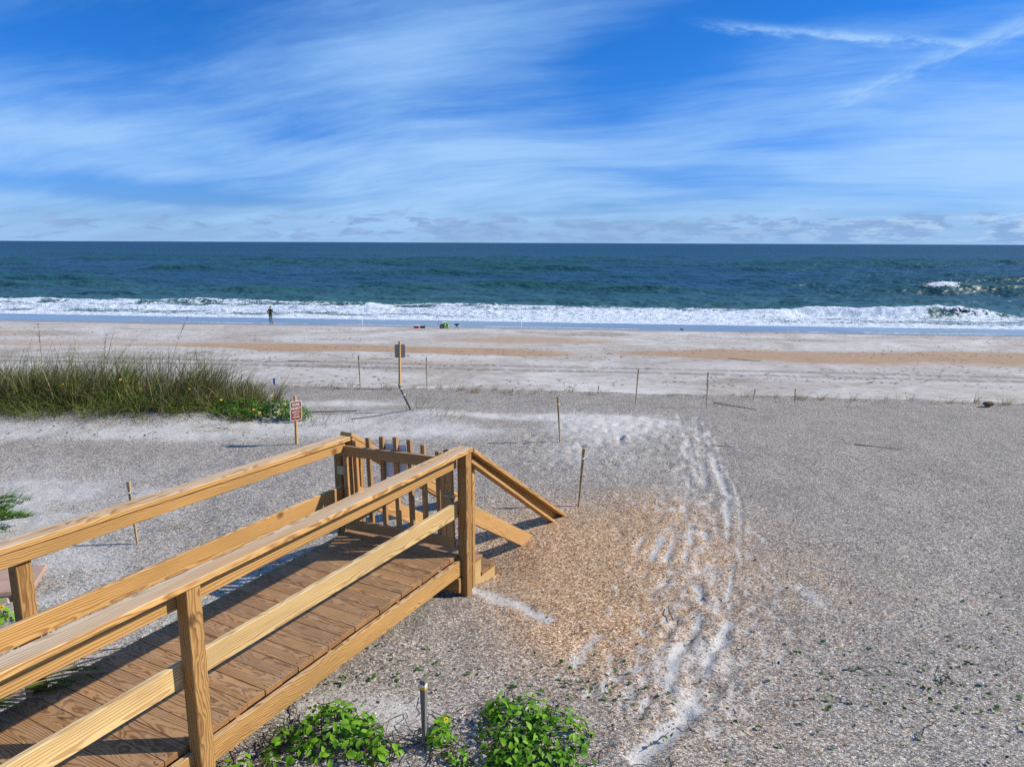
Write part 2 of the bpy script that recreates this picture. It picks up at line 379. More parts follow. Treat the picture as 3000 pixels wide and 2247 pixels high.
for _ in range(950):
    k = r12.random() * 4.999; i = int(k); f = k - i; (ax, ay), (bx_, by_) = cor[i], cor[i + 1]
    cx, cy = ax + (bx_ - ax) * f + r12.gauss(0, 0.30), ay + (by_ - ay) * f; a = math.atan2(by_ - ay, bx_ - ax) + r12.gauss(0, 0.35)
    L, wd = r12.uniform(0.05, 0.17), r12.uniform(0.016, 0.04)
    i0 = int(np.searchsorted(rows_y, cy - 0.45)); i1 = int(np.searchsorted(rows_y, cy + 0.45))
    if i1 <= i0: continue
    xs, ys = x[i0:i1], y[i0:i1]; u = (xs - cx) * math.cos(a) + (ys - cy) * math.sin(a); v = -(xs - cx) * math.sin(a) + (ys - cy) * math.cos(a)
    r2 = (u / L) ** 2 + (v / wd) ** 2; g = np.exp(-r2)
    if r12.random() < 0.72: white[i0:i1] = np.maximum(white[i0:i1], r12.uniform(0.45, 0.95) * g)
    Zg[i0:i1] += r12.choice((-1, -1, 1)) * r12.uniform(0.004, 0.013) * g
# beach: tyre tracks, stained bands, damp edge
tr = np.zeros_like(x)
for off in (0.0, 1.75):
    yt = 37.1 - 0.098 * x + off - 0.0009 * x * x + 0.35 * (fbm(x * 0.09, 0.5, 61, 2) - 0.5)
    g = np.exp(-((y - yt) / 0.40) ** 2); tr = np.maximum(tr, g)
    Zg -= 0.08 * g
beach_m = 1 - dune
wb = wv_ + 6.0 * (fbm(x * 0.045, y * 0.05, 71, 3) - 0.5) + 3.0 * (fbm(x * 0.20, y * 0.22, 77, 3) - 0.5)
edge = np.where(wb < 45.3, np.exp(-((wb - 45.3) / 0.5) ** 2), np.exp(-((wb - 45.3) / 4.2) ** 2))          # sharp landward side, fading towards the water
bo = 1.25 * edge * (0.45 + 0.75 * sst(fbm(x * 0.06, y * 0.3, 72, 4), 0.35, 0.62)) * (0.30 + 0.70 * sst(x, -26, -8)) * (1 - 0.75 * np.exp(-((x - 5) / 4) ** 2))
bo += 0.6 * np.exp(-((wb - 40.2) / 1.6) ** 2) * np.exp(-(x / 14) ** 2) * sst(fbm(x * 0.06 + 3, y * 0.15, 73, 4), 0.42, 0.66)
bo += 0.55 * np.exp(-((wb - 57) / 5.0) ** 2) * sst(fbm(x * 0.05 + 7, y * 0.12, 74, 4), 0.50, 0.72)
bo += 1.1 * np.exp(-((wb - 47.3) / 3.6) ** 2) * sst(x, 7, 18) * (0.5 + 0.7 * sst(fbm(x * 0.12, y * 0.3, 75, 3), 0.25, 0.55))
damp = sst(wv_ + 1.6 * (fbm(x * 0.05, 0.2, 76, 3) - 0.5), 65.5, 69.2)
Zg = Zg + beach_m * (1 - damp) * (0.07 * (fbm(x * 0.35, y * 0.35, 78, 3) - 0.5) + 0.035 * (fbm(x * 1.6, y * 1.6, 79, 2) - 0.5))
V = np.stack([Xg, Yg, Zg], -1).reshape(-1, 3)
nr = len(rows_y)
ii = (np.arange(nr - 1)[:, None] * nc + np.arange(nc - 1)[None, :]).ravel()
F = np.stack([ii, ii + 1, ii + nc + 1, ii + nc], 1)
me = mesh_np('ground', V, F, smooth=True)
add_attr(me, 'mask_a', np.stack([np.clip(white, 0, 1.3), np.clip(orange, 0, 1.3), beach_m, np.clip(bo, 0, 1)], -1).reshape(-1, 4))
add_attr(me, 'mask_b', np.stack([damp, tr, dune, np.ones_like(x)], -1).reshape(-1, 4))

m_ground, N, b = material('shell_sand'); N.dim = '2D'
P = N.new('ShaderNodeTexCoord').outputs['Object']
def attr(name):
    nd = N.new('ShaderNodeAttribute', attribute_name=name); sp = N.new('ShaderNodeSeparateColor'); N.l.new(nd.outputs['Color'], sp.inputs[0])
    return sp.outputs[0], sp.outputs[1], sp.outputs[2], nd.outputs['Alpha']
a_w, a_o, a_b, a_bo = attr('mask_a'); a_d, a_t, a_dn, _ = attr('mask_b')
vn1 = N.new('ShaderNodeTexVoronoi', voronoi_dimensions='2D'); N.put(vn1.inputs['Vector'], P); vn1.inputs['Scale'].default_value = 140.0
cell = N.new('ShaderNodeSeparateColor'); N.l.new(vn1.outputs['Color'], cell.inputs[0])
cell2 = N.new('ShaderNodeSeparateColor'); N.l.new(N.vor(P, 66, 'Color'), cell2.inputs[0])
vv = N.math('ADD', N.math('MULTIPLY', cell.outputs[0], 0.62), N.math('MULTIPLY', cell2.outputs[0], 0.38))
grey = N.ramp(vv, [(0.08, (0.055, 0.050, 0.047)), (0.33, (0.175, 0.164, 0.153)), (0.55, (0.305, 0.288, 0.268)), (0.75, (0.49, 0.465, 0.432)), (0.92, (0.82, 0.79, 0.745))])
tint = N.ramp(cell2.outputs[1], [(0.0, (1, 1, 1)), (0.78, (1.0, 0.99, 0.97)), (0.90, (1.05, 0.93, 0.82)), (1.0, (1.08, 0.84, 0.68))])
grey = N.mix(1.0, grey, tint, 'MULTIPLY')
orng = N.ramp(vv, [(0.08, (0.05, 0.03, 0.02)), (0.30, (0.22, 0.120, 0.055)), (0.52, (0.50, 0.285, 0.122)), (0.72, (0.70, 0.50, 0.31)), (0.90, (0.90, 0.83, 0.71))])
ln = N.noise(P, 1.1, 5, 0.6); mn = N.noise(P, 9.0, 4, 0.65); fn = N.noise(P, 60.0, 3, 0.6)
fw = N.step(N.math('ADD', a_w, N.math('MULTIPLY', N.math('SUBTRACT', N.math('ADD', N.math('MULTIPLY', mn, 0.45), N.math('ADD', N.math('MULTIPLY', fn, 0.25), N.math('MULTIPLY', cell2.outputs[0], 0.3))), 0.5), 1.5)), 0.18, 1.0)
fo = N.step(N.math('ADD', a_o, N.math('MULTIPLY', N.math('SUBTRACT', N.math('ADD', N.math('MULTIPLY', mn, 0.35), N.math('ADD', N.math('MULTIPLY', ln, 0.25), N.math('MULTIPLY', cell2.outputs[2], 0.4))), 0.5), 1.3)), 0.1, 1.0)
sand = N.mix(fn, (0.43, 0.405, 0.365), (0.63, 0.60, 0.545))
shell = N.mix(N.math('MULTIPLY', fo, 0.86), grey, orng)
lt = N.math('ADD', 0.80, N.math('MULTIPLY', ln, 0.44))
shell = N.mix(1.0, shell, N.vmath('MULTIPLY', N.xyz(lt, lt, lt), (1.00, 0.952, 0.868)), 'MULTIPLY')
speck = N.step(cell2.outputs[2], 0.86, 0.90)
sand2 = N.mix(N.math('MULTIPLY', speck, 0.6), sand, grey)
dunec = N.mix(N.math('MULTIPLY', fw, 0.88), shell, sand2)
# open beach
bs = N.noise(N.vmath('MULTIPLY', P, (0.16, 0.20, 1.0)), 1.0, 7, 0.64, 0.8)
bfine = N.noise(N.vmath('MULTIPLY', P, (1.6, 2.6, 1.0)), 1.0, 5, 0.66)
beachc = N.ramp(bs, [(0.28, (0.30, 0.255, 0.205)), (0.5, (0.43, 0.39, 0.338)), (0.72, (0.545, 0.515, 0.465))])
dk = N.ramp(bfine, [(0.30, (0.50, 0.49, 0.48)), (0.44, (0.97, 0.97, 0.97)), (0.7, (1.08, 1.08, 1.08))])
beachc = N.mix(0.8, beachc, N.mix(1.0, beachc, dk, 'MULTIPLY'))
bom = N.math('MULTIPLY', N.step(N.math('ADD', a_bo, N.math('MULTIPLY', N.math('SUBTRACT', bs, 0.5), 0.9)), 0.12, 0.75), 0.92)
beachc = N.mix(bom, beachc, N.mix(bfine, (0.29, 0.175, 0.092), (0.41, 0.275, 0.16)))
trn = N.math('MULTIPLY', a_t, N.step(N.noise(N.vmath('MULTIPLY', P, (3.2, 1, 1)), 1.0, 2, 0.5), 0.25, 0.5))
beachc = N.mix(N.math('MULTIPLY', trn, 0.8), beachc, (0.17, 0.15, 0.13))
beachc = N.mix(a_d, beachc, (0.20, 0.175, 0.15))
g = N.mix(a_b, dunec, beachc)
N.put(b.inputs['Base Color'], g)
N.put(b.inputs['Roughness'], N.math('SUBTRACT', 0.95, N.math('MULTIPLY', a_d, 0.72)))
N.put(b.inputs['Specular IOR Level'], 0.3)
vd = vn1.outputs['Distance']
hb = N.math('ADD', N.math('MULTIPLY', N.math('MULTIPLY', cell.outputs[1], N.math('SUBTRACT', 1.0, vd)), N.math('SUBTRACT', 1.0, N.math('MULTIPLY', N.math('MINIMUM', a_w, 1.0), 0.7))), N.noise(P, 9.0, 2, 0.6))
b1 = N.bump(hb, N.math('MULTIPLY', N.math('SUBTRACT', 1.0, N.math('MULTIPLY', a_b, 0.8)), 0.75), 0.012)
b2 = N.bump(bfine, N.math('MULTIPLY', N.math('MULTIPLY', a_b, N.math('SUBTRACT', 1.0, a_d)), 0.55), 0.06, b1)
N.put(b.inputs['Normal'], b2)
ground = tag(link('ground', me, m_ground), 'grey and orange shell sand dune falling to the pale beach', 'sand', kind='structure')

# ------------------------------------------------------------------ sea
Dn = 1.0 / np.linspace(1 / 58.0, 1 / 650.0, 560)
rows = np.concatenate([Dn, np.geomspace(690, 45000, 50)])
ncs = 640
ss = np.linspace(-1.15, 1.15, ncs)
Ys = np.repeat(rows[:, None], ncs, 1); Xs = ss[None, :] * Ys
x, y = Xs, Ys; q = y + 0.10 * x
wrp = 9 * (fbm(x / 60, q / 60, 101, 3) - 0.5) + 2.5 * (fbm(x / 14, q / 14, 102, 3) - 0.5)
def crestshape(ph, p): return (0.5 + 0.5 * np.cos(ph)) ** p
fade = sst(q, 86, 104) * (1 - sst(q, 300, 620))
grp = fbm(x / 45 + 3, q / 22, 103, 3)
sw = 1.45 * crestshape((q + wrp) * 2 * np.pi / 17.5, 3.0) * sst(grp, 0.38, 0.72)
sw += 0.45 * crestshape((q + 1.3 * wrp + 0.12 * x) * 2 * np.pi / 7.3, 2.0) * sst(fbm(x / 18, q / 9, 104, 3), 0.35, 0.7)
chop = (fbm(x / 7.0, q / 3.4, 113, 3) - 0.5) * 0.75 + (fbm(x / 3.2, q / 1.15, 105, 3) - 0.5) * 0.42 + (fbm(x / 1.1, q / 0.45, 106, 2) - 0.5) * 0.12
Zs = sw * fade + chop * sst(q, 78, 92) * (1 - sst(q, 350, 650))
# inshore: the big breaker on the right and the lower broken one on the left
br_x = sst(x, 14, 46) * (1 - sst(x, 50, 60)); qb = 86.5 + 0.05 * (x - 40) + 1.6 * (fbm(x / 7, 1.1, 107, 3) - 0.5)
u = q - qb
ridge = np.where(u < 0, np.exp(-(u / 0.9) ** 2), np.exp(-(u / 4.0) ** 2))
Zs += 1.25 * br_x * ridge * (0.85 + 0.3 * fbm(x / 2.5, 0.3, 108, 2))
bl_x = 1 - sst(x, -8, 6); ql = 92 + 2.4 * (fbm(x / 11, 2.1, 109, 3) - 0.5); u2 = q - ql
ridge2 = np.where(u2 < 0, np.exp(-(u2 / 1.0) ** 2), np.exp(-(u2 / 4.0) ** 2))
Zs += 0.42 * bl_x * ridge2 * (0.5 + 1.0 * fbm(x / 6, 0.7, 110, 3))
qs = 84 + 2.4 * (fbm(x / 13, 3.1, 111, 3) - 0.5); u3 = q - qs
Zs += 0.40 * np.where(u3 < 0, np.exp(-(u3 / 0.7) ** 2), np.exp(-(u3 / 3.5) ** 2)) * (1 - sst(x, 12, 30)) * (0.5 + fbm(x / 5, 0.9, 112, 3))
# foam cover
fine = fbm(x / 0.9, q / 0.5, 120, 3); mid = fbm(x / 3.5, q / 1.6, 121, 4); big = fbm(x / 10, q / 4, 122, 3)
edge_in = 74.6 + 1.4 * (fbm(x / 9, 4.4, 123, 3) - 0.5) - 0.012 * x
bore = sst(q, edge_in, edge_in + 0.5)
outer_c = 90 + 6 * sst(x, -12, 4) * (1 - sst(x, 16, 40)) - 2 * sst(x, 30, 44)
cover = bore * (1 - sst(q, outer_c - 4, outer_c + 3))
foam = cover * (0.34 + 1.0 * (mid - 0.35))
foam = np.maximum(foam, 0.95 * bore * (1 - sst(q, edge_in + 2.4, edge_in + 5.2)) * (0.6 + 0.8 * mid))
rightwash = sst(x, 8, 22) * bore * (1 - sst(q, qb - 1.2, qb - 0.4))
foam = np.maximum(foam, rightwash * (0.16 + 0.62 * mid) )
foam = np.maximum(foam, sst(x, -14, 4) * (1 - sst(x, 26, 36)) * bore * (1 - sst(q, 87, 94)) * (0.34 + 0.60 * mid))
face = np.exp(-((u + 0.7) / 1.7) ** 2) * sst(x, 6, 20) * (1 - sst(x, 45.5, 48.5))
foam = np.maximum(foam, 0.98 * face)
lip = np.exp(-((u + 0.15) / 0.35) ** 2) * sst(x, 40, 46) * (1 - sst(x, 50, 53)); foam = np.maximum(foam, 0.9 * lip)
m2 = fbm(x / 1.6, q / 0.8, 127, 4)
f2 = np.exp(-((u2 + 0.9) / 1.2) ** 2) * bl_x * sst(fbm(x / 8, 6.6, 125, 4), 0.36, 0.60) * (0.35 + 1.1 * m2); foam = np.maximum(foam, 1.1 * f2)
foam = np.maximum(foam, 0.62 * np.exp(-((u2 - 0.2) / 0.8) ** 2) * bl_x * (0.3 + 1.2 * m2))
foam = np.maximum(foam, 0.55 * sst(q, 84, 88) * (1 - sst(q, 92, 96)) * bl_x * (0.1 + 1.5 * (m2 - 0.2)))
f3 = np.exp(-((u3 + 0.5) / 1.0) ** 2) * (1 - sst(x, 16, 30)) * (0.35 + 1.1 * m2); foam = np.maximum(foam, 1.05 * f3)
# a few white horses farther out
caps = sst(sw, 0.80, 0.98) * sst(fbm(x / 5, q / 30, 126, 3), 0.72, 0.80) * sst(q, 110, 130) * (1 - sst(q, 240, 330))
cap1 = np.exp(-((q - 122 - 0.0 * x) / 1.0) ** 2 - ((x - 69) / 3.2) ** 2); Zs += 0.5 * np.exp(-((q - 123) / 2.2) ** 2 - ((x - 66) / 12) ** 2)
foam = np.maximum(foam, np.maximum(0.0 * caps, 0.95 * cap1 * sst(m2, 0.28, 0.62)))
swl = np.exp(-((q - 176) / 3.2) ** 2) * np.exp(-((x + 20) / 26) ** 2) + 0.6 * np.exp(-((q - 172) / 2.6) ** 2) * np.exp(-((x - 28) / 14) ** 2) + 0.55 * np.exp(-((q - 113) / 2.4) ** 2) * np.exp(-((x + 36) / 22) ** 2)
Zs += 1.5 * swl
Zs += 0.42 * cover * (fine - 0.4) * sst(foam, 0.3, 0.8) * sst(q, edge_in, edge_in + 1.5)
Zs += 0.05
# run-up sheet: thin water lying on the sand
gzs = base_z(x, y)
thin = 1 - sst(q, 73.5, 78)
Zs = np.where(q < 78, Zs * (1 - thin) + thin * (0.115 + 0.012 * (fbm(x / 6, q / 3, 130, 2) - 0.5)), Zs)
line = np.exp(-((Zs - gzs - 0.006) / 0.010) ** 2) * (1 - sst(q, 72, 73.5)) * sst(fbm(x / 5, 7.7, 131, 3), 0.42, 0.6)
foam = np.maximum(foam, 0.75 * line)
shal = 1 - sst(q, 78, 150)
V = np.stack([Xs, Ys, Zs], -1).reshape(-1, 3)
ii = (np.arange(len(rows) - 1)[:, None] * ncs + np.arange(ncs - 1)[None, :]).ravel()
F = np.stack([ii, ii + 1, ii + ncs + 1, ii + ncs], 1)
me = mesh_np('sea', V, F, smooth=True)
hgt = np.clip(sw * fade * 0.6 + 0.8 * swl + 0.9 * br_x * ridge * sst(x, 44, 50) + 0.7 * bl_x * ridge2, 0, 1)
add_attr(me, 'sea_mask', np.stack([np.clip(foam, 0, 1), shal, thin, hgt], -1).reshape(-1, 4))
m_sea, N, b = material('sea_water'); N.dim = '2D'
P = N.new('ShaderNodeTexCoord').outputs['Object']
f_, sh_, th_, hg_ = attr('sea_mask')
deep = N.mix(N.noise(N.vmath('MULTIPLY', P, (0.006, 0.02, 1)), 1.0, 3, 0.5), (0.009, 0.050, 0.098), (0.013, 0.068, 0.112))
wcol = N.mix(sh_, deep, (0.036, 0.108, 0.112))
wcol = N.mix(N.math('MULTIPLY', hg_, 0.9), wcol, (0.012, 0.072, 0.055))
wcol = N.mix(th_, wcol, (0.16, 0.165, 0.17))
N.put(b.inputs['Base Color'], wcol); b.inputs['IOR'].default_value = 1.333
far = N.step(N.sep(P)[1], 80.0, 900.0); N.put(b.inputs['Roughness'], N.math('ADD', N.math('SUBTRACT', 0.42, N.math('MULTIPLY', th_, 0.36)), N.math('MULTIPLY', far, 0.10))); N.put(b.inputs['Specular IOR Level'], N.math('SUBTRACT', 0.36, N.math('MULTIPLY', far, 0.10)))
rp1 = N.noise(N.vmath('MULTIPLY', P, (0.45, 1.1, 1)), 1.0, 2, 0.6)
rp2 = N.noise(N.vmath('MULTIPLY', P, (0.15, 0.30, 1)), 1.0, 3, 0.6)
rp3 = N.noise(N.vmath('MULTIPLY', P, (0.022, 0.060, 1)), 1.0, 4, 0.6)
nb = N.bump(N.math('ADD', N.math('MULTIPLY', rp3, 7.5), N.math('ADD', N.math('MULTIPLY', rp1, 0.6), N.math('MULTIPLY', rp2, 2.7))), N.math('SUBTRACT', 0.62, N.math('MULTIPLY', th_, 0.60)), 0.9)
N.put(b.inputs['Normal'], nb)
fo_b = N.new('ShaderNodeBsdfPrincipled')
fnz = N.noise(N.vmath('MULTIPLY', P, (1.7, 3.4, 2.0)), 1.0, 6, 0.7, 0.6)
N.put(fo_b.inputs['Base Color'], N.mix(N.step(fnz, 0.35, 0.65), (0.42, 0.53, 0.62), (0.86, 0.88, 0.89))); fo_b.inputs['Roughness'].default_value = 0.8  # blue-grey flecks: shading of the foam put into its base colour
N.put(fo_b.inputs['Normal'], N.bump(fnz, 0.8, 0.35))
lace = N.vor(N.vmath('MULTIPLY', P, (0.9, 2.0, 0.6)), 1.0, 'Distance', 'DISTANCE_TO_EDGE')
lac = N.math('SUBTRACT', 1.0, N.step(lace, 0.02, 0.16))
fm = N.math('ADD', f_, N.math('ADD', N.math('MULTIPLY', N.math('SUBTRACT', fnz, 0.5), 1.7), N.math('MULTIPLY', lac, 0.10)))
fm = N.math('MULTIPLY', N.step(fm, 0.38, 0.62), N.step(f_, 0.02, 0.18))
mx = N.new('ShaderNodeMixShader'); N.put(mx.inputs[0], fm); N.l.new(b.outputs[0], mx.inputs[1]); N.l.new(fo_b.outputs[0], mx.inputs[2])
N.l.new(mx.outputs[0], N.n['Material Output'].inputs[0])
tag(link('sea', me, m_sea), 'blue green sea with surf breaking on the beach', 'sea', kind='structure')

# ------------------------------------------------------------------ materials for things
def wood(name, light, dark, weather=(0.5, 0.44, 0.36), wamt=0.0, ring=0.0135, dusty=0.0, rough=0.72):
    m, N, b = material(name)
    P = N.new('ShaderNodeTexCoord').outputs['Object']; rnd = N.new('ShaderNodeObjectInfo').outputs['Random']
    def fr(k): return N.math('FRACT', N.math('MULTIPLY', rnd, k))
    X, Y, Z = N.sep(P)
    px_ = N.math('ADD', X, N.math('MULTIPLY', rnd, 91.7))
    Pq = N.xyz(px_, N.math('ADD', Y, N.math('MULTIPLY', fr(7.7), 5)), Z)
    d1 = N.noise(N.vmath('MULTIPLY', Pq, (1.9, 6.0, 6.0)), 1.0, 3, 0.5)
    d2 = N.noise(N.vmath('MULTIPLY', Pq, (4.0, 22.0, 22.0)), 1.0, 2, 0.5)
    dis = N.math('ADD', N.math('MULTIPLY', N.math('SUBTRACT', d1, 0.5), 0.105), N.math('MULTIPLY', N.math('SUBTRACT', d2, 0.5), 0.012))
    kn = N.vor(N.vmath('MULTIPLY', Pq, (2.0, 7.5, 2.5)), 1.0, 'Distance')
    knot = N.math('SUBTRACT', 1.0, N.step(kn, 0.03, 0.12))
    swirl = N.math('MULTIPLY', N.math('SUBTRACT', 1.0, N.step(kn, 0.0, 0.42)), 0.018)
    cy = N.math('MULTIPLY', N.math('SUBTRACT', fr(13.1), 0.5), 0.14); cz = N.math('SUBTRACT', -0.025, N.math('MULTIPLY', fr(29.3), 0.07))
    tilt = N.math('MULTIPLY', N.math('MULTIPLY', X, N.math('SUBTRACT', fr(5.3), 0.5)), 0.06)
    yy = N.math('ADD', N.math('SUBTRACT', Y, cy), dis); zz = N.math('ADD', N.math('SUBTRACT', Z, cz), N.math('ADD', tilt, dis))
    rad = N.math('ADD', N.math('SQRT', N.math('ADD', N.math('MULTIPLY', yy, yy), N.math('MULTIPLY', zz, zz))), swirl)
    ph = N.math('MULTIPLY', rad, 1.0 / ring)
    saw = N.math('FRACT', ph)
    ringv = N.math('MULTIPLY', N.step(saw, 0.25, 0.85), N.math('SUBTRACT', 1.0, N.step(saw, 0.88, 1.0)))
    fib = N.noise(N.vmath('MULTIPLY', Pq, (5.0, 160.0, 160.0)), 1.0, 3, 0.6)
    tone = N.noise(N.vmath('MULTIPLY', Pq, (0.8, 4.0, 4.0)), 1.0, 3, 0.55)
    f = N.math('ADD', N.math('MULTIPLY', ringv, 0.80), N.math('MULTIPLY', N.math('SUBTRACT', fib, 0.5), 0.75), clamp=True)
    c = N.mix(f, light, dark)
    br = N.math('ADD', 0.46, N.math('ADD', N.math('MULTIPLY', tone, 0.72), N.math('MULTIPLY', fr(3.7), 0.28)))
    c = N.mix(1.0, c, N.xyz(br, br, br), 'MULTIPLY')
    c = N.mix(N.math('MULTIPLY', knot, 0.8), c, (dark[0] * 0.45, dark[1] * 0.38, dark[2] * 0.35))
    if wamt or dusty:
        Nz = N.sep(N.new('ShaderNodeNewGeometry').outputs['Normal'])[2]
        up = N.step(Nz, 0.5, 0.9)
        wn = N.noise(N.vmath('MULTIPLY', Pq, (1.2, 14.0, 14.0)), 1.0, 5, 0.65)
        if wamt:
            wf = N.math('MULTIPLY', up, N.math('MULTIPLY', N.step(N.math('SUBTRACT', wn, N.math('MULTIPLY', ringv, 0.10)), 0.25, 0.58), wamt))
            c = N.mix(wf, c, N.mix(N.math('MULTIPLY', f, 0.75), weather, tuple(v * 0.60 for v in weather)))
        if dusty:
            dn = N.noise(Pq, 9.0, 6, 0.72, 0.4)
            c = N.mix(N.math('MULTIPLY', N.math('MULTIPLY', up, N.step(dn, 0.50, 0.78)), dusty), c, (0.46, 0.40, 0.32))
    if dusty:
        sx = N.math('SUBTRACT', N.math('ABSOLUTE', X), 0.575); sy = N.math('SUBTRACT', N.math('ABSOLUTE', Y), 0.042)
        sd_ = N.math('SQRT', N.math('ADD', N.math('MULTIPLY', sx, sx), N.math('MULTIPLY', sy, sy)))
        c = N.mix(N.math('SUBTRACT', 1.0, N.step(sd_, 0.004, 0.007)), c, (0.03, 0.022, 0.018))
    stn = N.noise(N.vmath('MULTIPLY', Pq, (2.2, 9.0, 9.0)), 1.0, 4, 0.6)
    c = N.mix(N.math('MULTIPLY', N.step(stn, 0.54, 0.74), 0.42), c, N.mix(1.0, c, (0.60, 0.52, 0.46), 'MULTIPLY'))
    # drying checks
    ck = N.noise(N.vmath('MULTIPLY', Pq, (1.6, 70.0, 70.0)), 1.0, 2, 0.4)
    c = N.mix(N.math('MULTIPLY', N.step(ck, 0.70, 0.76), 0.55), c, (0.04, 0.025, 0.015))
    N.put(b.inputs['Base Color'], c); b.inputs['Roughness'].default_value = rough; b.inputs['Specular IOR Level'].default_value = 0.3
    N.put(b.inputs['Normal'], N.bump(N.math('ADD', N.math('MULTIPLY', ringv, 0.7), fib), 0.35, 0.002))
    return m
W_cap = wood('pine_cap', (0.56, 0.325, 0.108), (0.24, 0.098, 0.026), (0.58, 0.46, 0.32), 0.75)
W_rail = wood('pine_rail', (0.56, 0.325, 0.105), (0.25, 0.100, 0.026), (0.60, 0.50, 0.35), 0.35)
W_mid = wood('pine_pale_rail', (0.63, 0.435, 0.185), (0.36, 0.200, 0.070), (0.62, 0.54, 0.38), 0.4)
W_post = wood('pine_post', (0.42, 0.235, 0.076), (0.17, 0.072, 0.021), ring=0.013)
W_deck = wood('deck_board_wood', (0.345, 0.178, 0.066), (0.125, 0.054, 0.017), (0.43, 0.31, 0.19), 0.25, ring=0.0105, dusty=0.32)
W_gate = wood('gate_wood', (0.46, 0.265, 0.105), (0.25, 0.115, 0.042), (0.45, 0.38, 0.30), 0.3)
W_stair = wood('stair_rail_wood', (0.50, 0.29, 0.10), (0.29, 0.135, 0.042), (0.42, 0.30, 0.18), 0.3)
W_stake = wood('stake_wood', (0.50, 0.36, 0.19), (0.30, 0.19, 0.09), ring=0.009)
W_grey = wood('weathered_wood', (0.24, 0.215, 0.18), (0.11, 0.095, 0.08), ring=0.009)
W_sign = wood('sign_post_wood', (0.58, 0.36, 0.14), (0.36, 0.19, 0.07), ring=0.010)

def plain(name, col, rough=0.6, metal=0.0, var=0.12, scale=40.0, spec=0.4):
    m, N, b = material(name)
    P = N.new('ShaderNodeTexCoord').outputs['Object']
    n = N.noise(P, scale, 4, 0.6)
    N.put(b.inputs['Base Color'], N.mix(n, tuple(v * (1 - var) for v in col), tuple(min(1, v * (1 + var)) for v in col)))
    b.inputs['Roughness'].default_value = rough; b.inputs['Metallic'].default_value = metal; b.inputs['Specular IOR Level'].default_value = spec
    return m
M_ribbon = plain('white_ribbon', (0.78, 0.78, 0.76), 0.7)
M_white = plain('white_plastic', (0.72, 0.72, 0.73), 0.5)
M_zinc = plain('galvanised_steel', (0.42, 0.38, 0.26), 0.45, 0.6, 0.25, 60)
M_alu = plain('sign_aluminium', (0.36, 0.315, 0.26), 0.6, 0.0, 0.06, 8)
M_brown = plain('sign_brown', (0.19, 0.042, 0.014), 0.5, 0, 0.06)
M_signwhite = plain('sign_white', (0.80, 0.79, 0.77), 0.5, 0, 0.03)
M_black = plain('black_fabric', (0.018, 0.018, 0.02), 0.8)
M_rubber = plain('black_rubber', (0.02, 0.02, 0.021), 0.75)
M_hub = plain('wheel_hub', (0.35, 0.22, 0.18), 0.6)
M_tube = plain('cart_tube', (0.62, 0.63, 0.64), 0.4, 0.4)
M_green = plain('green_fabric', (0.20, 0.46, 0.03), 0.7)
M_red = plain('red_plastic', (0.58, 0.02, 0.03), 0.4)
M_char = plain('charcoal_plastic', (0.05, 0.05, 0.047), 0.6)
M_blue = plain('blue_paint', (0.02, 0.06, 0.33), 0.5)
M_yellow = plain('yellow_tape', (0.72, 0.46, 0.03), 0.5)
M_jacket = plain('dark_camo_jacket', (0.040, 0.026, 0.017), 0.85, 0, 0.6, 14)
M_trouser = plain('camo_trousers', (0.16, 0.135, 0.10), 0.85, 0, 0.5, 16)
M_boot = plain('boot_leather', (0.04, 0.03, 0.025), 0.6)
M_skin = plain('skin', (0.48, 0.28, 0.20), 0.55, 0, 0.05)
M_cap = plain('black_knit', (0.012, 0.012, 0.013), 0.9)
M_rod = plain('rod_dark', (0.03, 0.03, 0.032), 0.4)
M_bird = plain('bird_feather', (0.07, 0.06, 0.055), 0.8, 0, 0.4, 30)
M_birdp = plain('bird_pale', (0.6, 0.58, 0.55), 0.8)
M_lump = plain('dry_wrack', (0.15, 0.095, 0.04), 0.9, 0, 0.5, 25)
M_twig = plain('dead_twig', (0.075, 0.055, 0.042), 0.85, 0, 0.35, 20)
M_stick = plain('driftwood', (0.11, 0.095, 0.08), 0.85, 0, 0.4, 30)
M_shellw = plain('shell_white', (0.80, 0.77, 0.73), 0.6, 0, 0.1)
M_shelld = plain('shell_dark', (0.05, 0.045, 0.042), 0.7, 0, 0.3)
M_slab = plain('pink_stone', (0.38, 0.25, 0.18), 0.9, 0, 0.4, 7)
M_block = plain('tan_stone', (0.44, 0.38, 0.27), 0.9, 0, 0.35, 9)
M_petal = plain('yellow_petal', (0.80, 0.50, 0.015), 0.6, 0, 0.06)
M_disc = plain('flower_disc', (0.06, 0.03, 0.012), 0.8)

def leafmat(name, c0, c1, trans=0.25, rough=0.5):
    m, N, b = material(name)
    geo = N.new('ShaderNodeNewGeometry'); oi = N.new('ShaderNodeObjectInfo')
    r = N.math('FRACT', N.math('ADD', geo.outputs['Random Per Island'], oi.outputs['Random']))
    P = N.new('ShaderNodeTexCoord').outputs['Object']
    c = N.mix(r, c0, c1)
    c = N.mix(0.5, c, N.mix(1.0, c, N.ramp(N.noise(P, 6, 4, 0.6), [(0.3, (0.55, 0.6, 0.55)), (0.7, (1.35, 1.3, 1.3))]), 'MULTIPLY'))
    N.put(b.inputs['Base Color'], c); b.inputs['Roughness'].default_value = rough; b.inputs['Specular IOR Level'].default_value = 0.2
    tr = N.new('ShaderNodeBsdfTranslucent'); N.put(tr.inputs[0], N.mix(1.0, c, (1.25, 1.3, 0.6), 'MULTIPLY'))
    mx = N.new('ShaderNodeMixShader'); mx.inputs[0].default_value = trans
    N.l.new(b.outputs[0], mx.inputs[1]); N.l.new(tr.outputs[0], mx.inputs[2]); N.l.new(mx.outputs[0], N.n['Material Output'].inputs[0])
    return m
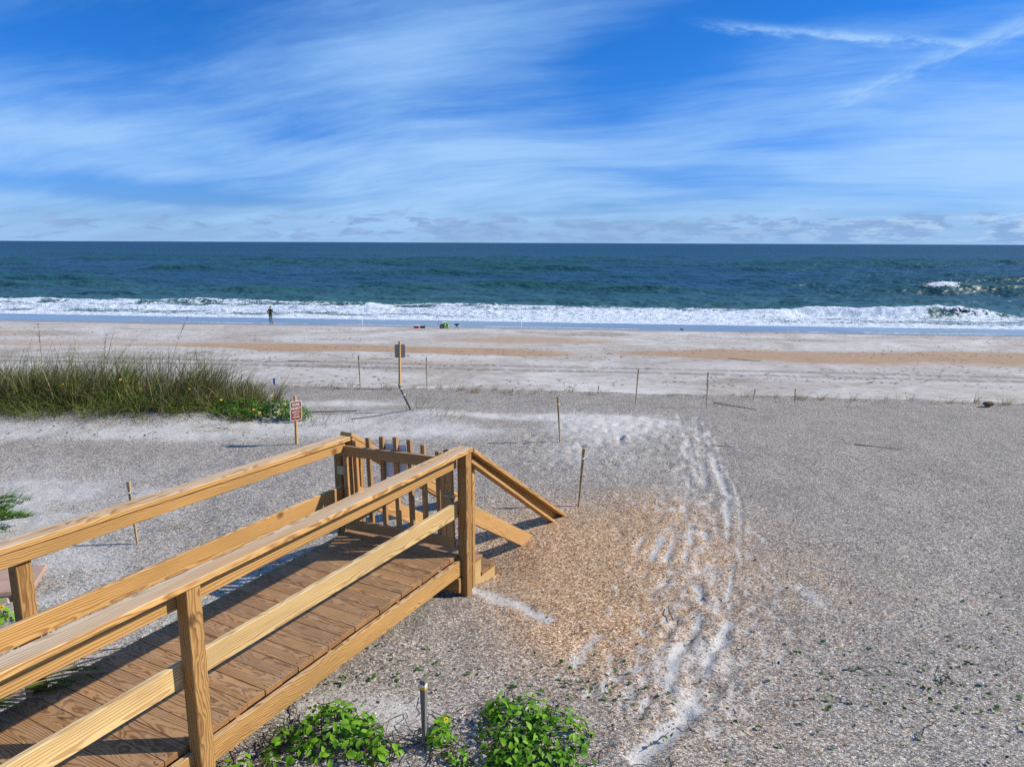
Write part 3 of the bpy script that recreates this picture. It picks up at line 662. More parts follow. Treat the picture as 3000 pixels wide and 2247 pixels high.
L_bush = leafmat('sunflower_leaf', (0.070, 0.200, 0.006), (0.220, 0.430, 0.022))
L_dark = leafmat('dark_leaf', (0.025, 0.085, 0.005), (0.090, 0.210, 0.014))
L_grassg = leafmat('grass_green', (0.045, 0.090, 0.010), (0.240, 0.290, 0.060))
L_grassb = leafmat('grass_brown', (0.055, 0.038, 0.028), (0.225, 0.165, 0.105), 0.15, 0.7)
L_straw = leafmat('grass_straw', (0.23, 0.175, 0.080), (0.42, 0.33, 0.17), 0.2, 0.7)
L_olive = leafmat('grass_olive', (0.130, 0.130, 0.042), (0.29, 0.26, 0.11), 0.2, 0.6)
L_cedar = leafmat('cedar_green', (0.050, 0.140, 0.014), (0.140, 0.300, 0.030), 0.2)
L_palm = leafmat('palm_green', (0.075, 0.125, 0.020), (0.150, 0.210, 0.040))
L_palmd = leafmat('palm_dry', (0.26, 0.155, 0.105), (0.44, 0.32, 0.23), 0.1, 0.7)
L_vine = leafmat('vine_leaf', (0.025, 0.075, 0.010), (0.075, 0.170, 0.020))

# ------------------------------------------------------------------ boardwalk (local x along the walk to the sea, y to its left side, z up from the deck)
A_W = R(27.8)
DECK_Z = 5.44
bw = bpy.data.objects.new('boardwalk', None); COL.objects.link(bw)
bw.matrix_world = Matrix.Translation((-0.475, 6.065, DECK_Z)) @ Matrix.Rotation(R(90) - A_W, 4, 'Z')
tag(bw, 'new yellow pine boardwalk with handrails, a picket gate and steps down to the sand', 'boardwalk')
U0 = -5.6
k = 0; u = -0.005
while u > U0:
    o = beam('deck_board', bw, (u - 0.070, 0.002 + random.uniform(-0.005, 0.005), -0.019 + random.uniform(-0.0015, 0.0015)), (u - 0.070, 1.235, -0.019 + random.uniform(-0.0015, 0.0015)), 0.1402, 0.038, W_deck, bev=0.0022)
    u -= 0.1425
beam('side_beam', bw, (U0, -0.026, -0.112), (-0.030, -0.026, -0.112), 0.038, 0.146, W_rail)
beam('side_beam', bw, (U0, 1.243, -0.128), (-0.16, 1.243, -0.128), 0.038, 0.178, W_rail)
for u in (-0.9, -1.7, -2.5, -3.3, -4.1):
    beam('joist', bw, (u, 0.0, -0.115), (u, 1.22, -0.115), 0.038, 0.14, W_post)
for u in (-0.02, -2.83):
    beam('cross_beam', bw, (u - 0.045, -0.052, -0.27), (u - 0.045, 1.27, -0.27), 0.038, 0.14, W_post)
    if u > -1:
        beam('beam_block', bw, (u - 0.01, -0.055, -0.275), (u - 0.01, 0.06, -0.275), 0.03, 0.10, W_post)
PW = 0.092
def post(u, l, top, bot=-0.95):
    beam('post', bw, (u, l, bot), (u, l, top), PW, PW, W_post, up=(1, 0, 0))
post(0.018, -0.056, 0.957); post(-2.805, -0.056, 0.959); post(-5.4, -0.056, 0.959)
post(-0.045, 1.30, 0.905); post(-2.935, 1.31, 0.950); post(-5.3, 1.31, 0.96)
# caps, upper and middle rails
beam('rail_cap', bw, (U0, -0.050, 0.981), (0.066, -0.050, 0.978), 0.140, 0.038, W_cap)
beam('rail_cap', bw, (U0, 1.325, 1.010), (-0.045, 1.235, 0.931), 0.140, 0.038, W_cap)
beam('upper_rail', bw, (U0, 0.0095, 0.865), (-0.035, 0.0095, 0.861), 0.038, 0.089, W_rail)
beam('upper_rail', bw, (U0, 1.276, 0.940), (-0.10, 1.208, 0.866), 0.038, 0.089, W_rail)
beam('middle_rail', bw, (U0, 0.0095, 0.434), (-2.825, 0.0095, 0.434), 0.038, 0.140, W_mid)
beam('middle_rail', bw, (-2.820, 0.0095, 0.437), (0.020, 0.0095, 0.425), 0.038, 0.140, W_mid)
beam('middle_rail', bw, (U0, 1.243, 0.445), (-0.115, 1.243, 0.405), 0.038, 0.140, W_rail)
beam('rail_block', bw, (-0.1135, 1.243, 0.43), (-0.075, 1.243, 0.43), 0.038, 0.09, W_gate)
# stairs
def stair_rails(l, u0, side):
    top0 = Vector((u0, l, 0.962)); d = Vector((2.15, 0, -1.36)); top1 = top0 + d
    up = Vector((1.36, 0, 2.15)).normalized()
    beam('stair_cap', bw, top0 + Vector((0.02, 0, 0)), top1, 0.140, 0.038, W_stair, up=up)
    off = up * -0.066
    beam('stair_rail', bw, top0 + off + Vector((0.06, 0.045 * side, 0)), top1 + off - d * 0.045 + Vector((0, 0.045 * side, 0)), 0.038, 0.089, W_stair, up=up)
    beam('stair_middle_rail', bw, Vector((u0 + 0.02, l + 0.05 * side, 0.385)), Vector((u0 + 1.43, l + 0.05 * side, -0.47)), 0.038, 0.155, W_stair, up=up)
    beam('stair_lip', bw, top0 + up * -0.125 + Vector((0.11, 0.012 * side, 0)), top1 + up * -0.125 - d * 0.08 + Vector((0, 0.012 * side, 0)), 0.085, 0.030, W_stair, up=up)
    beam('stair_post', bw, (u0 + 0.165, l + 0.045 * side, -0.6), (u0 + 0.165, l + 0.045 * side, 0.76), 0.038, 0.05, W_post, up=(1, 0, 0))
stair_rails(-0.05, 0.064, 1); stair_rails(1.25, -0.035, -1)
for i, (uu, zz) in enumerate(((0.25, -0.175), (0.525, -0.355), (0.80, -0.50))):
    for kk in (-0.073, 0.073):
        beam('stair_tread', bw, (uu + kk, -0.02, zz), (uu + kk, 1.24, zz), 0.139, 0.038, W_deck)
for l in (0.012, 0.61, 1.21):
    o_ = [(-0.02, -0.05), (0.11, -0.05), (0.11, -0.196), (0.385, -0.196), (0.385, -0.376), (0.655, -0.376), (0.655, -0.521), (0.93, -0.521), (0.93, -0.75), (0.60, -0.75), (-0.02, -0.36)]
    prism('stringer', bw, o_, 0.038, W_mid, Matrix.Translation((0, l, 0)))

# the gate: hung on the left post, latched on the right one
gh, gl = Vector((-0.075, 1.235, 0.02)), Vector((0.0, 0.035, 0.045))
gx = (gl - gh).normalized(); GW = (gl - gh).length
gm = Matrix((gx, Vector((0, 0, 1)).cross(gx).normalized(), gx.cross(Vector((0, 0, 1)).cross(gx).normalized()))).transposed().to_4x4(); gm.translation = gh
# local: x from hinge to latch, y away from the walk's inside... toward the sea is +y
bm = bmesh.new()
def addbox(bm, c, s, bev=0.0):
    r = bmesh.ops.create_cube(bm, size=1.0); 
    for v in r['verts']: v.co = Vector((v.co.x * s[0] + c[0], v.co.y * s[1] + c[1], v.co.z * s[2] + c[2]))
gate = link('gate', box_mesh(0.70, 0.118, 0.036, 0.003, 'gs'), W_gate, bw)
sg = 1.0
gmat = gm @ Matrix.Translation((0.062, 0.0, 0.455)) @ Matrix.Rotation(R(-90), 4, 'Y')
gate.matrix_local = gmat
ginv = gmat.inverted()
def gpart(name, p0, p1, w, h, mat, up, bev=0.003):
    m, L = frame(p0, p1, up)
    return link(name, box_mesh(L, w, h, bev, mat.name + 'g'), mat, gate, mat4=ginv @ gm @ m)
gpart('gate_stile', (GW - 0.066, 0, 0.105), (GW - 0.066, 0, 0.805), 0.120, 0.036, W_gate, (0, 1, 0))
sea = 1.0 if (gm.to_3x3() @ Vector((0, 1, 0))).x > 0 else -1.0
gpart('gate_rail', (0.0, -0.037 * sea, 0.808), (GW - 0.005, -0.037 * sea, 0.808), 0.036, 0.100, W_gate, (0, 0, 1))
gpart('gate_rail', (0.0, -0.002 * sea, 0.056), (GW, -0.002 * sea, 0.056), 0.036, 0.097, W_gate, (0, 0, 1))
gpart('diagonal_brace', (0.11, -0.004 * sea, 0.125), (GW - 0.12, -0.004 * sea, 0.735), 0.032, 0.075, W_gate, (0, 0, 1))
for i, (xx, tp) in enumerate(((0.125, 0.895), (0.28, 0.935), (0.435, 0.962), (0.585, 0.972), (0.735, 0.962), (0.88, 0.93), (1.03, 0.885))):
    gpart('picket', (xx, 0.036 * sea, 0.06), (xx, 0.036 * sea, tp), 0.043, 0.036, W_gate, (0, 1, 0))
gpart('placard', (0.425, 0.058 * sea, 0.735), (0.69, 0.058 * sea, 0.735), 0.006, 0.33, M_white, (0, 0, 1), 0.001)
for xx in (0.055, GW - 0.09):
    pr = [(-0.04, -0.1), (0.04, -0.1)] + [(0.04 * math.cos(R(a)), 0.04 * math.sin(R(a)) * 0.8) for a in range(0, 181, 30)]
    prism('rounded_stop', gate, pr, 0.036, W_gate, ginv @ gm @ Matrix.Translation((xx, 0.075 * sea, 0.872)))
for zz in (0.60, 0.20):
    gpart('hinge', (-0.055, -0.0205 * sea, zz), (0.048, -0.0205 * sea, zz), 0.004, 0.085, M_zinc, (0, 0, 1), 0.001)
lt_ = gpart('latch', (GW - 0.10, -0.028 * sea, 0.50), (GW + 0.03, -0.028 * sea, 0.50), 0.016, 0.020, M_zinc, (0, 0, 1), 0.002)
bm = bmesh.new(); tube_bm(bm, [(GW + 0.0 + 0.03 * math.cos(a), -0.045 * sea, 0.49 + 0.04 * math.sin(a)) for a in np.linspace(0, 6.28, 13)], 0.005, 6)
link('latch_ring', bm_mesh('latch_ring', bm, True), M_zinc, gate, mat4=ginv @ gm)

# ------------------------------------------------------------------ stakes, signs and posts
def ribbon(parent, z, size=1.0, seed=0):
    r_ = random.Random(seed); bm = bmesh.new()
    tube_bm(bm, [(0.016 * math.cos(a) * 1.25, 0.016 * math.sin(a) * 1.25, z) for a in np.linspace(0, 6.28, 9)], 0.008 * size, 6)
    for k_ in range(3):
        a = r_.uniform(-0.9, 0.7); L = r_.uniform(0.07, 0.13) * size; pts = []
        for i in range(5):
            t_ = i / 4; pts.append(Vector((0.02 + math.cos(a) * L * t_, -0.02 + math.sin(a) * L * 0.4 * t_, z + 0.02 * math.sin(3 * t_) - L * 0.85 * t_ * t_)))
        prev = None
        for p_ in pts:
            pr = (bm.verts.new(p_ + Vector((0, 0, 0.010 * size))), bm.verts.new(p_ + Vector((0.004, 0.003, -0.010 * size))))
            if prev: bm.faces.new((prev[0], pr[0], pr[1], prev[1]))
            prev = pr
    return link('ribbon', bm_mesh('ribbon', bm, True), M_ribbon, parent)
def stake(x, y, hgt, lean, label, mat=W_stake, w=0.036, rib=True, seed=1, rz=0.35, group='survey stakes on the dune', t_=0.022, name='wooden_stake'):
    root = empty(name, (x, y, gz(x, y) - 0.01), 0, label, 'stake', group)
    top = Vector((lean[0], lean[1], hgt)); bot = top * (-0.25 / hgt)
    bm = bmesh.new(); m, L = frame(bot, top, (math.sin(rz), math.cos(rz), 0))
    r = bmesh.ops.create_cube(bm, size=1.0)
    for v in r['verts']:
        lo = v.co.x < 0
        v.co = Vector((v.co.x * L, v.co.y * w * (0.25 if lo else 1), v.co.z * t_ * (0.6 if lo else 1)))
    sh = link('shaft', bm_mesh('shaft', bm), mat, root, mat4=m)
    if rib:
        rb = ribbon(root, 0, 1.0, seed); rb.location = top * (1 - 0.12 / hgt)
    return root
stake(0.81, 8.21, 0.72, (0.05, 0.02, 0), 'wooden stake with white ribbon standing just beyond the foot of the steps', seed=2)
stake(0.77, 11.04, 0.75, (-0.045, 0.0, 0), 'wooden stake with white ribbon halfway between the gate and the dune edge', seed=3, rz=0.7)
stake(2.60, 14.75, 0.76, (0.045, 0.02, 0), 'thin stake at the dune edge, left of the footpath gap', seed=4, rib=False, w=0.03)
stake(4.02, 14.45, 0.74, (0.0, 0.02, 0), 'stake with white ribbon at the dune edge, right of the footpath gap', seed=5, w=0.03)
stake(-3.66, 16.95, 0.78, (-0.01, 0.0, 0), 'stake with fluttering white ribbon to the left of the blank sign', seed=6)
stake(-2.02, 16.70, 0.76, (0.0, 0.0, 0), 'thin stake with white ribbon to the right of the blank sign', seed=7, w=0.03)
stake(-3.97, 7.14, 0.70, (-0.03, 0.0, 0), 'wooden stake with white tape seen between the left handrails', seed=8, w=0.04)
stake(5.25, 15.25, 0.27, (0.03, 0.0, 0), 'short thin stake on the dune edge, left of the two short ones', seed=9, rib=False, w=0.022)
stake(6.12, 15.15, 0.29, (-0.01, 0.0, 0), 'short thin stake on the dune edge, right of the two short ones', seed=10, rib=False, w=0.022)
stake(-5.95, 17.6, 0.20, (0.0, 0.0, 0), 'short blue painted marker stake behind the sea oats', M_blue, 0.05, False, rz=0.2, t_=0.03)
stake(0.02, 15.9, 0.16, (0.0, 0.0, 0), 'small stub stake in dry grass at the dune crest', seed=12, w=0.022)
stake(1.95, 15.9, 0.22, (0.01, 0.0, 0), 'small stub stake beside the path where it crosses the crest', seed=13, w=0.022)
ts = stake(-0.545, 4.02, 0.48, (0.0, 0.0, 0), 'grey weathered stake with white and yellow tape beside the green bushes', W_grey, 0.036, False, rz=0.3, t_=0.034)
for nm, zz, mt, hh in (('white_tape', 0.442, M_ribbon, 0.016), ('yellow_tape', 0.425, M_yellow, 0.018)):
    m, L = frame((0, 0, zz - hh / 2), (0, 0, zz + hh / 2), (math.sin(0.3), math.cos(0.3), 0))
    link(nm, box_mesh(L, 0.0385, 0.0365, 0, nm), mt, ts, mat4=m)
# leaning old post with two scraps of white tape
lp = empty('leaning_post', (-1.96, 13.45, gz(-1.96, 13.45) - 0.02), 0, 'weathered post leaning left in a clump of beach grass', 'post')
a0, a1 = Vector((0.12, 0, -0.2)), Vector((-0.215, 0.0, 0.55)); dd = (a1 - a0).normalized()
bm = bmesh.new(); tube_bm(bm, [a0, a0 + dd * 0.5, a1 - dd * 0.06, a1], [0.028, 0.027, 0.026, 0.008], 7); link('shaft', bm_mesh('shaft', bm), W_grey, lp)
for t2 in (0.11, 0.24):
    bm = bmesh.new(); tube_bm(bm, [a1 - dd * t2, a1 - dd * (t2 + 0.016)], 0.0285, 7); link('tape', bm_mesh('tape', bm), M_ribbon, lp)
# fallen stakes and sticks lying on the sand
def lying(name, p, q_, rad, label, mat, cat='stick', group=None):
    z0, z1 = gz(*p) + rad * 1.2, gz(*q_) + rad * 1.2
    n_ = 5; pts = []
    for i in range(n_ + 1):
        t2 = i / n_; jx = random.gauss(0, 0.006)
        xx, yy_ = p[0] + (q_[0] - p[0]) * t2 + jx, p[1] + (q_[1] - p[1]) * t2
        pts.append((xx - p[0], yy_ - p[1], gz(xx, yy_) + rad * 1.4 - z0))
    bm = bmesh.new(); tube_bm(bm, pts, [rad * (1.0 - 0.5 * i / n_) for i in range(n_ + 1)], 6)
    return tag(link(name, bm_mesh(name, bm), mat, loc=(p[0], p[1], z0)), label, cat, group)
fs = empty('fallen_stake', (-3.9, 13.3, gz(-3.9, 13.3) + 0.05), 0, 'grey wooden stake lying flat on the sand right of the dune sign', 'stake')
beam('shaft', fs, (0, 0, 0.0), (0.92, 0.12, 0.0), 0.035, 0.022, W_grey)
lying('fallen_stick', (-2.95, 12.75), (-1.95, 13.35), 0.010, 'long thin stick lying slantwise beside the leaning post', M_stick)
lying('fallen_stick', (5.4, 10.92), (5.96, 10.59), 0.007, 'long dark stick lying on the grey shell slope at right', M_stick)
lying('fallen_stick', (3.1, 10.85), (3.45, 10.72), 0.006, 'short thin stick just right of the wheel tracks', M_stick)
lying('fallen_stick', (4.3, 14.9), (4.95, 14.15), 0.011, 'stick lying at the dune edge right of the ribboned stake', M_stick)
lying('fallen_stick', (1.36, 5.55), (1.37, 5.78), 0.006, 'short twig lying upright to view on the orange shells', M_twig)
for i, (p, q_) in enumerate((((13.0, 42.6), (14.6, 41.6)), ((-12.6, 39.8), (-11.0, 39.4)), ((-8.3, 41.3), (-6.9, 41.2)), ((-19.8, 43.2), (-18.6, 43.9)))):
    lying('driftwood', p, q_, 0.022, ('long dark driftwood streak on the beach at right', 'driftwood stick on the beach left of the blank sign', 'thin driftwood stick on the beach just left of the ribboned stake', 'small driftwood stick on the beach above the sea oats')[i], M_stick, 'driftwood')

def sign_text(body, size, z, parent, mat4):
    cu = bpy.data.curves.new('t', 'FONT'); cu.body = body; cu.size = size; cu.align_x = 'CENTER'; cu.align_y = 'CENTER'; cu.extrude = 0.0008; cu.offset = 0.0; cu.resolution_u = 2
    o = bpy.data.objects.new('t', cu); COL.objects.link(o)
    dg = bpy.context.evaluated_depsgraph_get(); dg.update()
    me = bpy.data.meshes.new_from_object(o.evaluated_get(dg)); bpy.data.objects.remove(o)
    return link('lettering', me, M_signwhite, parent, mat4=mat4 @ Matrix.Translation((0, -0.0042, z)) @ Matrix.Rotation(R(90), 4, 'X') @ Matrix.Diagonal((0.80, 1, 1, 1)))
ds = empty('warning_sign', (-3.40, 10.92, gz(-3.40, 10.92) - 0.01), 0, 'brown sign with white lettering on a wooden post at the edge of the green shrub', 'sign')
beam('post', ds, (0, 0, -0.3), (0.02, 0.0, 0.79), 0.040, 0.040, W_sign, up=(0.45, 0.9, 0))
sm_ = Matrix.Translation((0.032, -0.034, 0.565)) @ Matrix.Rotation(R(50), 4, 'Z') @ Matrix.Rotation(R(1.0), 4, 'Y')
panel = prism('panel', ds, rrect(0.205, 0.305, 0.030), 0.004, M_signwhite, sm_)
pi = sm_.inverted()
prism('brown_field', panel, rrect(0.193, 0.293, 0.026), 0.003, M_brown, Matrix.Translation((0, -0.0012, 0)))
for body, size, zz in (('DUNE', 0.058, 0.098), ('PROJECT', 0.052, 0.038), ('PLEASE STAY', 0.031, -0.018), ('OUT OF', 0.031, -0.058), ('THIS AREA', 0.031, -0.098)):
    sign_text(body, size, zz, panel, Matrix.Identity(4))
bsn = empty('back_turned_sign', (-2.69, 16.80, gz(-2.69, 16.80) - 0.01), 0, 'grey blank back of a sign on a wooden post at the dune edge', 'sign')
beam('post', bsn, (0, 0, -0.3), (0.03, 0, 1.14), 0.045, 0.045, W_sign, up=(0.3, 0.95, 0))
prism('panel', bsn, rrect(0.245, 0.32, 0.03), 0.004, M_alu, Matrix.Translation((0.028, 0.030, 0.90)) @ Matrix.Rotation(R(4), 4, 'Z'))

# ------------------------------------------------------------------ vegetation
def blades(P0, H, lean, width, curl, seg=3, rs=None):
    """curved tapering grass blades: base points, lengths, lean vectors (x,y per unit height), width, curl"""
    n = len(P0); tt = np.linspace(0, 1, seg + 1)
    ang = rs.uniform(0, np.pi, n); side = np.stack([np.cos(ang), np.sin(ang), np.zeros(n)], 1)
    V = np.zeros((n, seg + 1, 2, 3))
    for i, t_ in enumerate(tt):
        off = np.zeros((n, 3)); bend = t_ + curl * t_ * t_
        off[:, 0] = lean[:, 0] * H * bend; off[:, 1] = lean[:, 1] * H * bend
        off[:, 2] = H * (t_ - 0.28 * curl * t_ ** 3 * np.hypot(lean[:, 0], lean[:, 1]) * 2)
        c_ = P0 + off; wdt = (width * (1 - 0.86 * t_))[:, None] * side * 0.5
        V[:, i, 0] = c_ - wdt; V[:, i, 1] = c_ + wdt
    base = (np.arange(n) * (seg + 1) * 2)[:, None]
    F = np.concatenate([np.stack([base[:, 0] + 2 * i, base[:, 0] + 2 * i + 1, base[:, 0] + 2 * i + 3, base[:, 0] + 2 * i + 2], 1)[:, None] for i in range(seg)], 1)
    return V.reshape(-1, 3), F.reshape(-1, 4), np.repeat(np.arange(n), seg)
rs = np.random.default_rng(3)
# the thick band of sea oats on the left hummock
def oat_height(x): # outline read off the hummock
    xs = [-16, -11, -9.6, -8.9, -8.2, -7.6, -7.1, -6.75, -6.3, -5.9, -5.4, -5.0, -4.6, -4.2]
    hs_ = [1.0, 1.1, 1.12, 1.02, 1.15, 1.0, 0.98, 0.84, 0.98, 0.98, 0.78, 0.60, 0.52, 0.38]
    return np.interp(x, xs, hs_)
GV, GF, GM, go_ = [], [], [], 0
def grass_add(P_, H_, le_, wd_, cu_, mi_):
    global go_
    V_, F_, who_ = blades(P_, H_, le_, wd_, cu_, 4, rs)
    GV.append(V_); GF.append(F_ + go_); GM.append(mi_[who_]); go_ += len(V_)
n = 4200                                                             # short green undergrowth
bx = np.concatenate([rs.uniform(-10.2, -4.9, n - 700), rs.uniform(-15, -10, 700)])
by = 12.72 + 0.02 * bx + 1.7 * rs.beta(1.0, 1.8, n) + 0.5 * (fbm(bx * 1.3, 0 * bx, 141, 3) - 0.5)
grass_add(np.stack([bx, by, base_z(bx, by) - 0.02], 1), rs.uniform(0.22, 0.55, n) * np.clip(oat_height(bx), 0.6, 1.1), np.stack([rs.normal(0.12, 0.42, n), rs.normal(-0.12, 0.35, n)], 1), rs.uniform(0.010, 0.022, n), rs.uniform(0.4, 2.0, n), np.where(rs.random(n) < 0.52, 0, np.where(rs.random(n) < 0.6, 2, 3)))
for k_ in range(190):                                                # tall separate clumps with wispy brown tops
    cx = rs.uniform(-10.1, -4.8) if k_ < 160 else rs.uniform(-15, -10); cy = 12.85 + 0.02 * cx + 1.9 * rs.beta(1.0, 1.5)
    hc = float(oat_height(np.array([cx]))[0]) * rs.uniform(0.60, 1.25); nb_ = int(rs.uniform(22, 52)); ps = rs.uniform(0.04, 0.13)
    P_ = np.stack([rs.normal(cx, ps, nb_), rs.normal(cy, ps, nb_)], 1); P_ = np.concatenate([P_, (base_z(P_[:, 0], P_[:, 1]) - 0.02)[:, None]], 1)
    a_ = rs.uniform(0, 6.28, nb_); sp = rs.uniform(0.05, 0.42, nb_); wx = rs.normal(0.16, 0.10)
    pick = rs.random(); cm = (1, 2, 0) if pick < 0.58 else ((2, 0, 3) if pick < 0.75 else (0, 2, 1)); kk = rs.random(nb_)
    grass_add(P_, hc * rs.uniform(0.5, 1.08, nb_), np.stack([np.cos(a_) * sp + wx, np.sin(a_) * sp], 1), rs.uniform(0.008, 0.021, nb_), rs.uniform(0.2, 1.8, nb_), np.where(kk < 0.6, cm[0], np.where(kk < 0.9, cm[1], cm[2])))
for k_ in range(46):                                                 # loose green tufts straying down the front
    cx = rs.uniform(-9.9, -4.6); cy = 12.55 + 0.02 * cx + rs.normal(0, 0.12); nb_ = int(rs.uniform(10, 26))
    P_ = np.stack([rs.normal(cx, 0.07, nb_), rs.normal(cy, 0.05, nb_)], 1); P_ = np.concatenate([P_, (base_z(P_[:, 0], P_[:, 1]) - 0.02)[:, None]], 1)
    a_ = rs.uniform(0, 6.28, nb_); sp = rs.uniform(0.2, 0.8, nb_)
    grass_add(P_, rs.uniform(0.15, 0.5, nb_), np.stack([np.cos(a_) * sp, np.sin(a_) * sp - 0.1], 1), rs.uniform(0.007, 0.013, nb_), rs.uniform(0.4, 1.8, nb_), np.where(rs.random(nb_) < 0.75, 0, 2))
me = mesh_np('dune_grass', np.concatenate(GV), np.concatenate(GF), np.concatenate(GM))
tag(link('dune_grass', me, [L_grassg, L_grassb, L_olive, L_straw]), 'dense band of tall green and brown sea oats on the dune at left', 'grass', kind='stuff')
# tall seed stems standing above it
def seed_stem(x, y, hgt, lean, label):
    r = empty('seed_stem', (x, y, gz(x, y)), 0, label, 'grass stem', 'tall sea oat stems')
    pts = [(lean * t_ * t_ * hgt, 0, hgt * t_) for t_ in np.linspace(0, 1, 7)]
    tube('stem', r, pts, [0.006 - 0.004 * i / 6 for i in range(7)], L_grassb, 5)
    n_ = 26; tq = rs.uniform(0.72, 1.0, n_); p = np.stack([lean * tq * tq * hgt, 0 * tq, hgt * tq], 1)
    V_, F_, _ = blades(p, np.full(n_, 0.05), np.stack([rs.normal(0, .6, n_), rs.normal(0, .6, n_)], 1), np.full(n_, 0.010), np.full(n_, 0.3), 2, rs)
    tag(link('seed_head', mesh_np('seed_head', V_, F_), L_grassb, r), kind='stuff')
seed_stem(-9.05, 13.6, 1.52, 0.02, 'tall upright seed stem above the left end of the sea oats')
seed_stem(-6.55, 13.4, 1.62, 0.30, 'long seed stem leaning right out of the sea oats')
seed_stem(-7.9, 13.6, 1.30, 0.12, 'medium seed stem rising between the two tallest ones')

def leaf_mesh(L, wd, fold=0.25, mat=None, name='leaf', broad=0.5):
    # pointed oval leaf, folded at its midrib and curved down
    pts = [(0, 0), (0.18, 0.55), (broad, 1.0), (0.78, 0.62), (1.0, 0.0)]
    V_, F_ = [], []
    for t_, w_ in pts:
        z = -0.30 * L * t_ * t_; h_ = wd * 0.5 * w_
        V_ += [(L * t_, -h_, z + fold * h_), (L * t_, 0, z), (L * t_, h_, z + fold * h_)]
    for i in range(4):
        a = i * 3; F_ += [(a, a + 1, a + 4, a + 3), (a + 1, a + 2, a + 5, a + 4)]
    me = mesh_np(name, V_, F_, smooth=True)
    if mat: me.materials.append(mat)
    return me
def leaf_cloud(pts, nrm, size, ratio, mat, name, rs):
    tpl = leaf_mesh(1.0, ratio); tv = np.array([v.co[:] for v in tpl.vertices]); tf = np.array([list(p.vertices) for p in tpl.polygons]); bpy.data.meshes.remove(tpl)
    n_ = len(pts); allv = np.zeros((n_, len(tv), 3))
    for i in range(n_):
        m = leaf_rot(nrm[i], rs); allv[i] = (tv * size[i]) @ m.T + pts[i]
    F_ = (tf[None] + (np.arange(n_) * len(tv))[:, None, None]).reshape(-1, 4)
    me = mesh_np(name, allv.reshape(-1, 3), F_, smooth=True); me.materials.append(mat); return me
def leaf_rot(nv, rs):
    nv = nv / (np.linalg.norm(nv) + 1e-6); a = rs.normal(size=3); xax = a - nv * (a @ nv); xax /= np.linalg.norm(xax) + 1e-6
    yax = np.cross(nv, xax); return np.stack([xax, yax, nv], 1)
def flower(parent, p, nv, size=0.05):
    bm = bmesh.new()
    for k_ in range(11):
        a = 2 * math.pi * k_ / 11; ca, sa = math.cos(a), math.sin(a); w_ = 0.13
        vs = [bm.verts.new((ca * 0.18 - sa * s3 * w_ * 0.6, sa * 0.18 + ca * s3 * w_ * 0.6, 0.0)) for s3 in (-1, 1)]
        vs2 = [bm.verts.new((ca * 0.42 - sa * s3 * w_, sa * 0.42 + ca * s3 * w_, 0.03)) for s3 in (1, -1)]
        tp = bm.verts.new((ca * 0.56, sa * 0.56, -0.01)); bm.faces.new((vs[0], vs[1], vs2[0], tp, vs2[1]))
    me_p = bm_mesh('flower', bm)
    size *= 0.55
    m3 = leaf_rot(np.array(nv, float), rs); m = Matrix([list(r_) for r_ in m3]).to_4x4() @ Matrix.Diagonal((size, size, size, 1)); m.translation = Vector(p)
    fl = link('flower', me_p, M_petal, parent, mat4=m)
    bm = bmesh.new(); bmesh.ops.create_icosphere(bm, subdivisions=1, radius=0.2)
    for v in bm.verts: v.co.z = v.co.z * 0.6 + 0.05
    link('flower_disc', bm_mesh('flower_disc', bm, True), M_disc, fl)
    return fl
